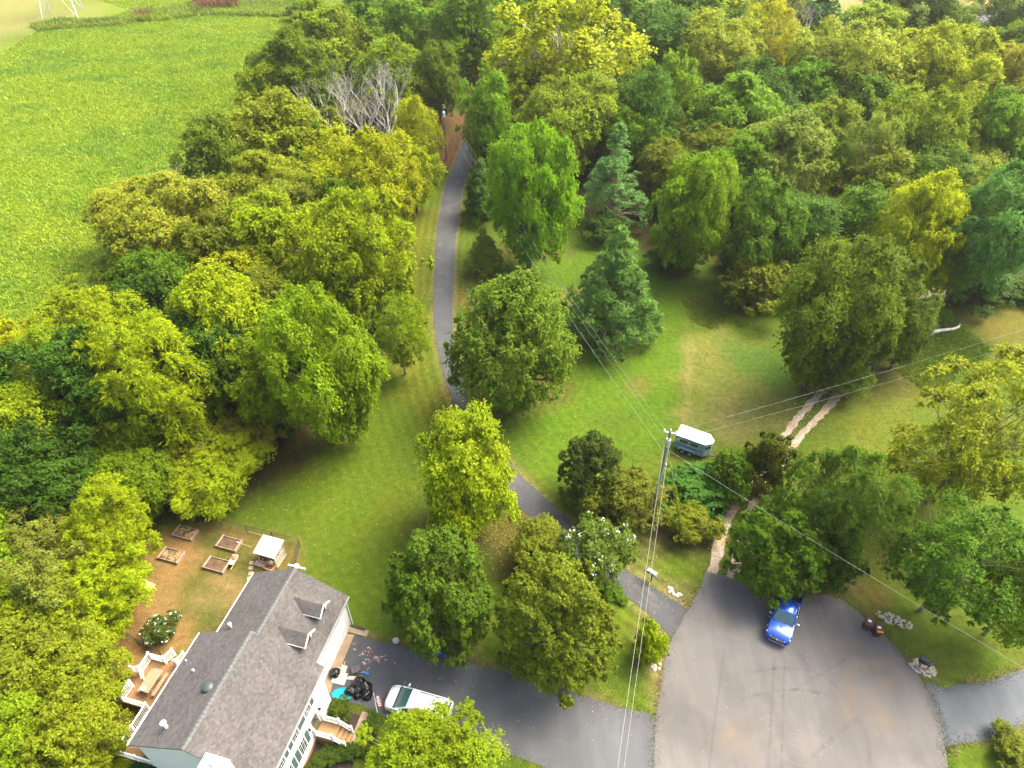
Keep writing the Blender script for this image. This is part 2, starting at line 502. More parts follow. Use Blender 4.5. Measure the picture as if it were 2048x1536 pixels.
# ---------------------------------------------------------------- asphalt and gravel
def asphalt(name, base, stain, stain_amt, crack=True):
    t = NT(name)
    vec = t.coord()
    b = np.array(base)
    fine = t.noise(26, 4, 0.8, vec)
    c = t.ramp(fine, [(0.3, tuple(b * 0.72)), (0.7, tuple(b * 1.3))])
    big = t.noise(0.16, 5, 0.6, vec, 0.6)
    c = t.mix(1.0, c, t.ramp(big, [(0.3, 0.78), (0.7, 1.2)]), 'MULTIPLY')
    mp = t.node('ShaderNodeMapping')
    mp.inputs['Scale'].default_value = (1.0, 0.12, 1.0)
    t.l.new(vec, mp.inputs['Vector'])
    c = t.mix(1.0, c, t.ramp(t.noise(0.9, 4, 0.6, mp.outputs[0]), [(0.3, 0.88), (0.7, 1.1)]), 'MULTIPLY')
    st = t.ramp(t.noise(0.33, 6, 0.68, vec, 1.2), [(0.54, 0.0), (0.72, 1.0)])
    c = t.mix(t.math('MULTIPLY', st, stain_amt), c, stain)
    sp = t.ramp(t.noise(3.2, 5, 0.75, vec), [(0.66, 0.0), (0.74, 1.0)])
    c = t.mix(t.math('MULTIPLY', sp, 0.3), c, tuple(b * 1.9))
    if crack:
        vo = t.node('ShaderNodeTexVoronoi', feature='DISTANCE_TO_EDGE')
        vo.inputs['Scale'].default_value = 0.16
        w = t.node('ShaderNodeVectorMath', operation='ADD')
        nz = t.node('ShaderNodeTexNoise')
        nz.inputs['Scale'].default_value = 0.7
        nz.inputs['Detail'].default_value = 4
        t.l.new(vec, nz.inputs['Vector'])
        sc = t.node('ShaderNodeVectorMath', operation='SCALE')
        sc.inputs['Scale'].default_value = 2.2
        t.l.new(nz.outputs['Color'], sc.inputs[0])
        t.l.new(vec, w.inputs[0])
        t.l.new(sc.outputs[0], w.inputs[1])
        t.l.new(w.outputs[0], vo.inputs['Vector'])
        cr = t.ramp(vo.outputs['Distance'], [(0.0, 1.0), (0.006, 0.0)])
        c = t.mix(t.math('MULTIPLY', cr, t.math('MULTIPLY', t.noise(0.2, 2, 0.5, vec), 0.35)), c, tuple(b * 0.45))
    t.base(c)
    t.set(Roughness=0.85)
    t.b.inputs['Specular IOR Level'].default_value = 0.3
    t.bump(fine, 0.5, 0.012)
    return t.m
M_CUL = asphalt('worn_grey_asphalt', (0.102, 0.096, 0.091), (0.16, 0.135, 0.105), 0.25)
M_LANE = asphalt('lane_asphalt', (0.053, 0.057, 0.061), (0.15, 0.125, 0.10), 0.55)
M_DRIVE = asphalt('sealed_dark_asphalt', (0.066, 0.069, 0.073), (0.10, 0.09, 0.08), 0.5)
M_DRIVE2 = asphalt('blue_grey_asphalt', (0.080, 0.090, 0.102), (0.13, 0.12, 0.10), 0.4)
M_CONC = mat('tan_concrete', (0.25, 0.185, 0.115), 0.85, 0.16, 1.2, 0.25, bscale=20)

def sheet(name, poly, z, m, label=None):
    o = MB().prism(poly, z - 0.06, z).build(name, m)
    return tag(o, label, None, None, 'structure')
lane_poly = smooth_line(LANE_L, 1.2, jit=0.09, seed=3) + smooth_line(LANE_R, 1.2, jit=0.09, seed=4)[::-1]
# lane as a strip of quads (long, curved)
def strip(name, L, Rr, z, m, label, n=140, jit=0.06, seed=1):
    r = random.Random(seed)
    def res(line):
        q = np.array(smooth_line(line, 0.5))
        s = np.concatenate([[0], np.cumsum(np.hypot(*np.diff(q, axis=0).T))])
        k = np.linspace(0, s[-1], n)
        return np.stack([np.interp(k, s, q[:, 0]), np.interp(k, s, q[:, 1])], 1)
    a, b = res(L), res(Rr)
    mb = MB()
    vs, fs = [], []
    for i in range(n):
        ja, jb = r.uniform(-jit, jit), r.uniform(-jit, jit)
        d = (b[i] - a[i]) / np.linalg.norm(b[i] - a[i])
        p, q = a[i] + d * ja, b[i] + d * jb
        vs += [(*(p - d * 0.05), z - 0.06), (*p, z), (*q, z), (*(q + d * 0.05), z - 0.06)]
    for i in range(n - 1):
        for k in range(3): fs.append((4 * i + k, 4 * i + 4 + k, 4 * i + 5 + k, 4 * i + 1 + k))
    mb.add(vs, fs)
    return tag(mb.build(name, m), label, None, None, 'structure')
strip('lane', LANE_L, LANE_R, 0.026, M_LANE, 'narrow asphalt lane winding up past the woods')
road = sheet('road', smooth_line(CUL[:24], 1.0, jit=0.07, seed=5) + CUL[24:], 0.034, M_CUL, 'worn grey asphalt turning circle at the end of the road')
drive = sheet('driveway', smooth_line(DRIVE, 1.0, closed=True, jit=0.04, seed=6), 0.022, M_DRIVE, 'dark asphalt driveway of the white house')
sheet('driveway', smooth_line(DRIVE2, 1.0, closed=True, jit=0.08, seed=7), 0.018, M_DRIVE2, 'blue grey driveway leaving the circle at lower right')
sheet('garage_apron', APRON, 0.045, M_CONC, 'tan concrete apron in front of the garage')

# gravel wheel tracks with ragged edges
t = NT('pale_gravel')
vec = t.coord()
vo = t.node('ShaderNodeTexVoronoi')
vo.inputs['Scale'].default_value = 11
t.l.new(vec, vo.inputs['Vector'])
g1 = t.ramp(vo.outputs['Color'], [(0.1, (0.20, 0.165, 0.12)), (0.6, (0.40, 0.33, 0.245)), (1.0, (0.58, 0.51, 0.42))])
g1 = t.mix(t.ramp(t.noise(0.5, 5, 0.7, vec), [(0.42, 0.0), (0.62, 0.8)]), g1, (0.30, 0.19, 0.085))
t.base(g1)
t.set(Roughness=0.9)
t.bump(vo.outputs['Distance'], 0.8, 0.04)
M_GRAVEL = t.m
for i, rut in enumerate((RUT1, RUT2)):
    q = np.array(smooth_line(rut, 0.45))
    dx = np.gradient(q, axis=0)
    nn = np.stack([-dx[:, 1], dx[:, 0]], 1) / np.linalg.norm(dx, axis=1)[:, None]
    r = np.random.default_rng(40 + i)
    w = 0.40 + 0.12 * np.sin(np.arange(len(q)) * 0.11 + i) + r.uniform(-0.14, 0.14, (len(q)))
    w2 = 0.40 + 0.12 * np.sin(np.arange(len(q)) * 0.17 + 2 * i) + r.uniform(-0.14, 0.14, (len(q)))
    a, b = q - nn * w[:, None], q + nn * w2[:, None]
    vs, fs = [], []
    for k in range(len(q)):
        vs += [(*a[k], 0.0), (*(a[k] * .75 + b[k] * .25), 0.016), (*(a[k] * .25 + b[k] * .75), 0.016), (*b[k], 0.0)]
    for k in range(len(q) - 1):
        for m in range(3): fs.append((4 * k + m, 4 * k + 4 + m, 4 * k + 5 + m, 4 * k + 1 + m))
    o = MB().add(vs, fs).build('gravel_track', M_GRAVEL)
    tag(o, ('left' if i == 0 else 'right') + ' gravel wheel track crossing the grass to the woods', None, None, 'structure')
    # loose stones spread past the edges
    n = 1500
    k = r.integers(0, len(q), n)
    off = r.normal(0, 0.55, n)
    c3 = np.stack([q[k, 0] + nn[k, 0] * off, q[k, 1] + nn[k, 1] * off, np.full(n, 0.02)], 1)
    sz = r.uniform(0.03, 0.075, n)
    tet = np.array([[1, 0, 0], [-.5, .87, 0], [-.5, -.87, 0], [0, 0, 0.9]])
    ang = r.uniform(0, 6.28, n)
    ca, sa = np.cos(ang), np.sin(ang)
    V = np.stack([tet[None, :, 0] * ca[:, None] - tet[None, :, 1] * sa[:, None], tet[None, :, 0] * sa[:, None] + tet[None, :, 1] * ca[:, None], np.broadcast_to(tet[None, :, 2], (n, 4))], -1) * sz[:, None, None] + c3[:, None, :]
    T = (np.arange(n) * 4)[:, None, None] + np.array([[0, 1, 3], [1, 2, 3], [2, 0, 3]])[None]
    o = link('gravel', np_mesh('gravel', V.reshape(-1, 3), T.reshape(-1, 3), mat('gravel_stone', (0.42, 0.37, 0.31), 0.9, 0.4, 9)))
    tag(o, 'loose gravel scattered along a wheel track', 'gravel', None, 'stuff')

# tyre marks, seams and chalk: thin films on the asphalt
def film(name, col, alpha, scale=2.0, lo=0.4, hi=0.62, fade=False):
    t = NT(name)
    t.base(col)
    t.set(Roughness=0.9)
    tr = t.node('ShaderNodeBsdfTransparent')
    ms = t.node('ShaderNodeMixShader')
    fa = t.math('MULTIPLY', t.ramp(t.noise(scale, 5, 0.7, t.coord()), [(lo, 0.0), (hi, 1.0)]), alpha)
    if fade: fa = t.math('MULTIPLY', fa, t.attr('fade', 'Fac'))
    t.l.new(fa, ms.inputs[0])
    t.l.new(tr.outputs[0], ms.inputs[1])
    t.l.new(t.b.outputs[0], ms.inputs[2])
    t.l.new(ms.outputs[0], t.out.inputs['Surface'])
    return t.m
M_TYRE = film('tyre_rubber_film', (0.07, 0.066, 0.062), 0.20, 1.2, .35, .75)
M_SEAM = film('seam_film', (0.075, 0.07, 0.07), 0.18, 0.8, 0.3, 0.7)
M_DUST = film('dust_film', (0.30, 0.215, 0.135), 0.6, 0.9, 0.40, 0.75, True)
M_CHALK = film('pink_chalk', (0.55, 0.33, 0.31), 0.85, 3.5, 0.42, 0.55)
def ribbon(name, pts, w, z, m, parent, smooth=True):
    q = np.array(smooth_line([G2(*p) for p in pts], 0.3) if smooth else pts)
    dx = np.gradient(q, axis=0)
    nn = np.stack([-dx[:, 1], dx[:, 0]], 1) / (np.linalg.norm(dx, axis=1)[:, None] + 1e-9)
    w = np.full(len(q), w) * (0.8 + 0.4 * vnoise(q[:, 0], q[:, 1], 1.0, 5))
    vs = [(*p, z) for k in range(len(q)) for p in (q[k] - nn[k] * w[k] / 2, q[k] + nn[k] * w[k] / 2)]
    fs = [(2 * k, 2 * k + 1, 2 * k + 3, 2 * k + 2) for k in range(len(q) - 1)]
    return MB().add(vs, fs).build(name, m, parent)
for i, p in enumerate(([(1500, 1345), (1560, 1337), (1620, 1342), (1660, 1362), (1690, 1395), (1710, 1425)], [(1560, 1395), (1600, 1372), (1640, 1350), (1680, 1325), (1720, 1300)],
          [(1600, 1536), (1650, 1490), (1690, 1455), (1740, 1420)], [(1480, 1400), (1540, 1385), (1600, 1380), (1660, 1392)], [(1720, 1440), (1735, 1480), (1740, 1530)])):
    ribbon('tyre_mark', p, 0.28, 0.039 + 0.0007 * i, M_TYRE, road)
for i, p in enumerate(([(1448, 1300), (1440, 1360), (1430, 1440), (1418, 1536), (1410, 1620)], [(1549, 1310), (1545, 1380), (1541, 1450), (1535, 1536), (1530, 1620)], [(1568, 1310), (1567, 1380), (1566, 1450), (1562, 1536)])):
    ribbon('paving_seam', p, 0.16 + 0.1 * (i == 1), 0.0365 + 0.0007 * i, M_SEAM, road)
for i, (u, v, w, h) in enumerate(((1690, 1290, 46, 24), (1720, 1335, 50, 40), (1700, 1400, 50, 60), (1770, 1350, 50, 50), (1440, 1240, 50, 24), (1480, 1480, 60, 60), (1760, 1440, 60, 60))):
    pp = [G2(u + w * math.cos(a) * (1 + .25 * math.sin(3 * a + i)), v + h * math.sin(a) * (1 + .2 * math.cos(2 * a + i))) for a in np.linspace(0, 2 * math.pi, 18)[:-1]]
    cxy = np.mean(pp, 0)
    zz = 0.0425 + 0.0006 * i
    vv = np.array([(*cxy, zz)] + [(*p, zz) for p in pp])
    tt = np.array([(0, k + 1, (k + 1) % len(pp) + 1) for k in range(len(pp))])
    link('dust_patch', np_mesh('dust_patch', vv, tt, M_DUST, {'fade': np.array([1.0] + [0.0] * len(pp))}), road)
rr = random.Random(5)
for k in range(34):
    u, v = (rr.gauss(745, 16), rr.gauss(1318, 8)) if k < 24 else (rr.gauss(735, 26), rr.gauss(1320, 16))
    if k in (3, 8): u, v = 711 + rr.uniform(-3, 3), 1290 + rr.uniform(-3, 3)
    x, y = G2(u, v)
    a, l = rr.uniform(0, 6.28), rr.uniform(0.12, 0.5)
    pts = [(x + (i - 2) * l / 4 * math.cos(a + 0.35 * i), y + (i - 2) * l / 4 * math.sin(a + 0.35 * i)) for i in range(5)]
    ribbon('chalk_scribble', pts, rr.uniform(0.05, 0.13), 0.0265 + 0.0002 * k, M_CHALK, drive, False)
# ================================================================ trees
M_LEAF = leaf_mat('broad_leaf', 0.46)
M_NEEDLE = leaf_mat('needle', 0.25)
M_BARK = mat('grey_brown_bark', (0.11, 0.085, 0.062), 0.9, 0.45, 3, 0.8, stretch=(1, 1, 0.25))
M_PALEBARK = mat('pale_dead_wood', (0.40, 0.385, 0.34), 0.85, 0.3, 2.5, 0.5, stretch=(1, 1, 0.3))
M_SYCBARK = mat('cream_bark', (0.50, 0.46, 0.36), 0.8, 0.35, 1.5, 0.4)

def unit(a):
    return a / (np.linalg.norm(a, axis=-1, keepdims=True) + 1e-9)

def leaf_quads(c, n, axis, ln, wd):
    """kite-shaped leaves: centre, normal, long axis"""
    axis = unit(axis - n * (axis * n).sum(-1, keepdims=True))
    b = np.cross(n, axis)
    ln, wd = ln[:, None], wd[:, None]
    v = np.stack([c - axis * ln * 0.5, c + b * wd * 0.5 - axis * ln * 0.08, c + axis * ln * 0.5 - n * ln * 0.12, c - b * wd * 0.5 - axis * ln * 0.08], 1)
    return v.reshape(-1, 3), np.arange(len(c) * 4).reshape(-1, 4)

PROF = {
    'round': lambda h: np.sqrt(np.clip(1 - h * h, 0, 1)),
    'egg': lambda h: np.where(h > -0.3, np.sqrt(np.clip(1 - ((h + 0.3) / 1.3) ** 2, 0, 1)), np.sqrt(np.clip(1 - ((h + 0.3) / 0.72) ** 2, 0, 1))),
    'cone': lambda h: np.clip((1.02 - h) / 1.75, 0, 1) ** 0.8 * np.clip((h + 1) * 5 + 0.55, 0, 1),
    'spread': lambda h: np.where(h > 0.1, np.sqrt(np.clip(1 - ((h - 0.1) / 0.9) ** 2, 0, 1)), np.clip(1 - (0.1 - h) * 0.55, 0, 1)),
}

def make_tree(name, seed, R, V, t, prof='round', lobes=26, lr=0.34, clumps=26, leaves=34, leaf=0.3, wr=0.55, twig=0.45, droop=0.12,
              yel=0.15, inner=0.25, bark=None, leafmat=None, trunk_r=0.2, gap=0.0, limb_show=1.0, contrast=1.0, spray=0.7, rag=1.0):
    r = np.random.default_rng(seed)
    pf = PROF[prof]
    nin = int(lobes * inner)
    hs = []
    hh = np.linspace(-0.97, 0.97, 400)
    wgt = pf(hh) + 0.08
    cdf = np.cumsum(wgt) / wgt.sum()
    for i in range(lobes):
        hs.append(np.interp((i + r.uniform(0, 1)) / lobes, cdf, hh))
    hs = np.array(hs + list(r.uniform(-0.7, 0.5, nin)))
    nsp = int(lobes * spray)
    hs = np.concatenate([hs, np.interp(r.uniform(0.05, 1, nsp), cdf, hh)])
    th = np.arange(len(hs)) * 2.399 + r.uniform(-0.5, 0.5, len(hs))
    depth = np.concatenate([r.uniform(0.90 - .28 * rag, 0.94 + .18 * rag, lobes), r.uniform(0.15, 0.5, nin), r.uniform(0.95, 1.16, nsp)])
    size = np.concatenate([r.uniform(0.68, 1.28, lobes), r.uniform(0.8, 1.2, nin), r.uniform(0.36, 0.6, nsp)])
    rl = R * lr * size * np.clip(0.55 + 0.6 * pf(hs), 0.5, 1)
    ph = r.uniform(0, 6.28, 4)
    wob = 1 + .15 * np.sin(2 * th + ph[0] + hs) + .11 * np.sin(3 * th + ph[1] + 2 * hs) + .07 * np.sin(5 * th + ph[2] + 3 * hs)
    wob = 1 + (wob - 1) * rag * (.5 if prof in ('cone', 'egg') else 1)
    rad = np.maximum(pf(hs) * R * depth * wob - rl * 0.7, 0)
    zs = np.concatenate([np.full(lobes + nin, 1.0), r.uniform(1.0, 1.12, nsp)])
    LC = np.stack([rad * np.cos(th), rad * np.sin(th), t + V + hs * zs * (V - 0.35 * rl)], 1)
    axis_c = np.array([0, 0, t + V * 0.75])
    out = unit(LC - axis_c + np.array([0, 0, 0.25 * V]))
    # clumps on the lobes
    nL = len(LC)
    keepl = r.random(nL) > gap
    keepl[lobes:] = True
    per = np.maximum((clumps * np.clip(size, .4, 1.2)).astype(int), 4)
    per[~keepl] = 0
    idx = np.repeat(np.arange(nL), per)
    d = unit(r.normal(size=(len(idx), 3)) + out[idx] * 0.6 + np.array([0, 0, 0.5]))
    CC = LC[idx] + d * (rl[idx] * r.uniform(0.72, 1.08, len(idx)))[:, None] * np.array([1, 1, 0.85])
    cr = rl[idx] * 0.25
    ctint = r.normal(size=len(idx))
    ltint = r.normal(size=nL)
    cy_ = np.clip(r.normal(yel, 0.22, len(idx)), 0, 1)
    # leaves along short twigs that leave each clump
    leaves, leaf = int(leaves * 1.12), leaf * .87
    k = np.repeat(np.arange(len(idx)), leaves)
    ntw = 6
    tw_dir = unit(r.normal(size=(len(idx), ntw, 3)) + d[:, None, :] * 0.9)
    wt = r.integers(0, ntw, len(k))
    s = r.uniform(0.05, 1.0, len(k))
    td = tw_dir[k, wt]
    ext = (cr[k] * (1 + twig * 1.6) * s)[:, None]
    P = CC[k] + td * ext + r.normal(size=(len(k), 3)) * (cr[k] * 0.28)[:, None]
    P[:, 2] -= droop * (s ** 2) * cr[k] * 2.5
    nrm = unit(d[k] * 0.45 + np.array([0, 0, 0.75]) + r.normal(size=(len(k), 3)) * 0.55)
    ax = unit(td + r.normal(size=(len(k), 3)) * 0.5 - np.array([0, 0, droop]))
    ln = leaf * r.uniform(0.6, 1.35, len(k))
    v, q = leaf_quads(P, nrm, ax, ln, ln * wr)
    val = 0.5 + contrast * (0.10 * ltint[idx][k] + 0.11 * ctint[k] + 0.11 * r.normal(size=len(k)))
    tint = np.stack([np.clip(val, 0, 1), np.clip(cy_[k] * 0.8 + 0.3 * np.clip(s - 0.55, 0, 1) + r.normal(size=len(k)) * 0.1, 0, 1), r.random(len(k))], 1)
    crown = np_mesh(name + '_crown', v, q, leafmat or M_LEAF, {'tint': np.repeat(tint, 4, 0)})
    # trunk and limbs
    mb = MB()
    top = t + V * 1.45
    path, rr2 = [], []
    for i in range(7):
        f = i / 6
        path.append((R * 0.05 * math.sin(f * 5 + seed), R * 0.05 * math.cos(f * 4 + seed * 2) - R * 0.05 * math.cos(seed * 2), f * top))
        rr2.append(trunk_r * (1.35 if i == 0 else 1.0) * (1 - 0.85 * f))
    mb.tube(path, rr2, 8)
    for i in range(nL):
        if r.random() > 0.85 * limb_show: continue
        z0 = np.clip(LC[i][2] * r.uniform(0.45, 0.7), t * 0.7 + 0.2, top * 0.85)
        f = z0 / top
        a = np.array([R * 0.05 * math.sin(f * 5 + seed), R * 0.05 * (math.cos(f * 4 + seed * 2) - math.cos(seed * 2)), z0])
        b = LC[i] + out[i] * rl[i] * 0.5
        m1, m2 = a * 0.62 + b * 0.38 + np.array([0, 0, 0.06 * R]), a * 0.3 + b * 0.7 + r.normal(size=3) * 0.05 * R
        r0 = trunk_r * (1 - 0.85 * f) * 0.6
        mb.tube([a, m1, m2, b], [r0, r0 * 0.75, r0 * 0.5, r0 * 0.12], 5, False)
    trunk = mb.mesh(name + '_trunk', bark or M_BARK, 60)
    rr_h, z0_, z1_ = np.percentile(np.hypot(v[:, 0], v[:, 1]), 91), np.percentile(v[:, 2], 1), np.percentile(v[:, 2], 99.4)
    return dict(crown=crown, trunk=trunk, R=rr_h, V=(z1_ - z0_) / 2, t=max(z0_, .02))

def make_bare(name, seed, height, spread, twigs=6, bark=None):
    r = random.Random(seed)
    mb = MB()
    def grow(p, d, l, rad, lev):
        pts, rads = [p], [rad]
        for i in range(3):
            d = (d + Vector((r.uniform(-.2, .2), r.uniform(-.2, .2), r.uniform(-.02, .16)))).normalized()
            p = p + d * l / 3
            pts.append(p)
            rads.append(rad * (1 - 0.11 * (i + 1)))
        mb.tube(pts, rads, 6 if lev < 2 else 4, False)
        if lev >= twigs: return
        for i in range(3 if lev < 2 else 2 + (r.random() < 0.5)):
            a = r.uniform(0, 6.28)
            dd = (d + Vector((math.cos(a), math.sin(a), r.uniform(-0.1, 0.5))) * r.uniform(0.35, 0.85) * spread).normalized()
            grow(pts[-1 if i < 2 else 2], dd, l * r.uniform(0.62, 0.85), rads[-1] * 0.74, lev + 1)
    grow(Vector((0, 0, 0)), Vector((0, 0, 1)), height * 0.25, height * 0.016, 0)
    return mb.mesh(name, bark or M_PALEBARK, 60)

SP = {}
SP['broad'] = [make_tree('broad_a', 11, 4.5, 4.3, 1.3, 'round', 28, .35, 26, 36, rag=.6), make_tree('broad_b', 12, 4.5, 4.6, 1.5, 'egg', 30, .32, 24, 34, yel=.2),
               make_tree('broad_c', 13, 4.5, 4.0, 1.2, 'spread', 28, .33, 24, 34), make_tree('broad_d', 14, 4.5, 4.8, 1.4, 'round', 34, .28, 22, 32, twig=.7),
               make_tree('broad_e', 15, 4.5, 5.0, 1.2, 'egg', 22, .38, 30, 38, .28, twig=.6), make_tree('broad_f', 16, 4.5, 4.2, 1.4, 'spread', 20, .36, 30, 38, .32, .45, twig=.9)]
SP['large'] = [make_tree('large_a', 21, 6.5, 5.6, 1.2, 'round', 42, .28, 28, 34, .34, trunk_r=.33, rag=.7), make_tree('large_b', 22, 6.5, 6.0, 1.2, 'egg', 46, .26, 26, 34, .34, yel=.25, trunk_r=.33),
               make_tree('large_c', 23, 6.5, 5.4, 1.3, 'spread', 44, .25, 26, 34, .34, twig=.7, trunk_r=.33)]
SP['pear'] = [make_tree('pear_a', 31, 4.2, 5.0, .5, 'egg', 46, .24, 24, 34, .25, .6, .3, yel=.28, contrast=1.3, spray=.3, rag=.3), make_tree('pear_b', 32, 4.2, 5.0, .5, 'egg', 50, .23, 24, 32, .25, .6, .3, yel=.4, contrast=1.4, spray=.3, rag=.3)]
SP['feather'] = [make_tree('feather_a', 41, 5.0, 4.8, 1.8, 'spread', 30, .28, 22, 38, .42, .26, .95, .3, yel=.2), make_tree('feather_b', 42, 5.0, 5.0, 1.8, 'round', 32, .27, 22, 38, .42, .26, .95, .3, yel=.3)]
SP['airy'] = [make_tree('airy_a', 51, 5.0, 5.0, 2.2, 'spread', 34, .25, 22, 32, .30, .45, .9, .1, yel=.3, inner=.1, gap=.06, trunk_r=.15, bark=mat('light_grey_bark', (.20, .175, .135), .85, .3, 3, .4)),
              make_tree('airy_b', 52, 5.0, 5.2, 2.0, 'round', 36, .24, 22, 32, .30, .45, .9, .15, yel=.25, inner=.1, gap=.06, trunk_r=.15, bark=MATS['light_grey_bark'])]
SP['cone'] = [make_tree('cone_a', 61, 4.4, 5.6, .3, 'cone', 60, .20, 20, 34, .30, .24, .6, -.15, yel=.1, inner=.3, leafmat=M_NEEDLE)]
SP['pinetop'] = [make_tree('pinetop_a', 63, 3.0, 6.8, .8, 'cone', 44, .27, 18, 28, .32, .2, .9, .05, yel=.05, inner=.0, leafmat=M_NEEDLE, gap=.22, bark=mat('pine_bark', (.26, .19, .13), .9, .3, 4, .5))]
SP['darkcone'] = [make_tree('darkcone_a', 62, 3.4, 5.2, .4, 'cone', 40, .26, 22, 34, .26, .5, .4, yel=.05, inner=.3)]
SP['shrub'] = [make_tree('shrub_a', 71, 2.2, 1.7, .1, 'round', 22, .34, 18, 34, .2, .55, .5, yel=.2, trunk_r=.06), make_tree('shrub_b', 72, 2.2, 1.9, .1, 'spread', 24, .3, 18, 32, .22, .4, .9, .2, yel=.3, trunk_r=.06)]
SP['syc'] = [make_tree('syc_a', 81, 6.5, 6.2, 2.0, 'round', 36, .27, 26, 34, .36, .75, .4, yel=.35, inner=.1, gap=.15, bark=M_SYCBARK, trunk_r=.4)]
SP['hedge'] = [make_tree('hedge_a', 73, 1.1, .75, .05, 'spread', 14, .4, 16, 34, .11, .6, .4, yel=.2, trunk_r=.04)]

CLR = dict(lime=(.205, .285, .004), yel=(.265, .295, .005), pale=(.235, .262, .026), green=(.088, .178, .006), mid=(.118, .205, .005), dark=(.052, .120, .009), deep=(.032, .092, .016),
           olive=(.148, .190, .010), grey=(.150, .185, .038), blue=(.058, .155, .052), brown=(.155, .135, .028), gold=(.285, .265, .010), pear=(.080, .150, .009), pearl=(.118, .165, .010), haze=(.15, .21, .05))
NAMES = dict(broad='broadleaf_tree', large='broadleaf_tree', pear='pear_tree', feather='walnut_tree', airy='broadleaf_tree', cone='pine_tree', pinetop='pine_tree', darkcone='conifer_tree', shrub='shrub', syc='sycamore_tree', hedge='hedge_bush')
count = {}
trng = random.Random(99)
CF = np.array([0, math.cos(DEP), -math.sin(DEP)])
TREELOG = []
def place(kind, u, v, w, h, col, label, group=None, cat=None, vmin=.6, vmax=1.4, var=None, name=None):
    """u, v: centre of the crown in the photograph, w, h: its extent there"""
    i = count.get(kind, 0)
    count[kind] = i + 1
    ref = SP[kind][(i if var is None else var) % len(SP[kind])]
    zc, k = 6.0, ref['t'] / ref['V']
    for _ in range(12):
        p = G(u, v, zc)
        dp = p - np.array([0, 0, CAMH])
        s = FPX / (dp @ CF)
        Rr = w / 2 / s
        dl_ = math.atan2(CAMH - zc, math.hypot(p[0], p[1]))
        hh = h / 2 / s
        Vv = math.sqrt(max(hh * hh - (Rr * math.sin(dl_)) ** 2, 0)) / math.cos(dl_)
        Vv = min(max(Vv, vmin * Rr), vmax * Rr)
        zc = zc * .4 + .6 * Vv * (1 + k)
    TREELOG.append((round(Rr, 1), round(Vv * (2 + k), 1), label))
    root = thing(name or NAMES[kind], label, cat or ('shrub' if kind in ('shrub', 'hedge') else 'tree'), (float(p[0]), float(p[1]), 0), trng.uniform(0, 6.28), group)
    ex = trng.uniform(.88, 1.13)
    if kind in ('broad', 'large', 'feather', 'airy'): root.rotation_euler = (trng.uniform(-.08, .08), trng.uniform(-.08, .08), root.rotation_euler[2])
    root.scale = (Rr / ref['R'] * ex, Rr / ref['R'] / ex, Vv / ref['V'])
    link('trunk', ref['trunk'], root)
    c = link('crown' if kind not in ('shrub', 'hedge') else 'foliage', ref['crown'], root)
    cc = np.array(CLR[col] if isinstance(col, str) else col) * trng.uniform(.92, 1.08)
    if group == G_LEFT: cc = (cc * .68 + np.array((.215, .265, .006)) * .32) * 1.12
    elif group == G_BACK: cc = (cc * .70 + np.array((.128, .215, .010)) * .30) * 1.34
    c.color = (*cc, 1)
    return root

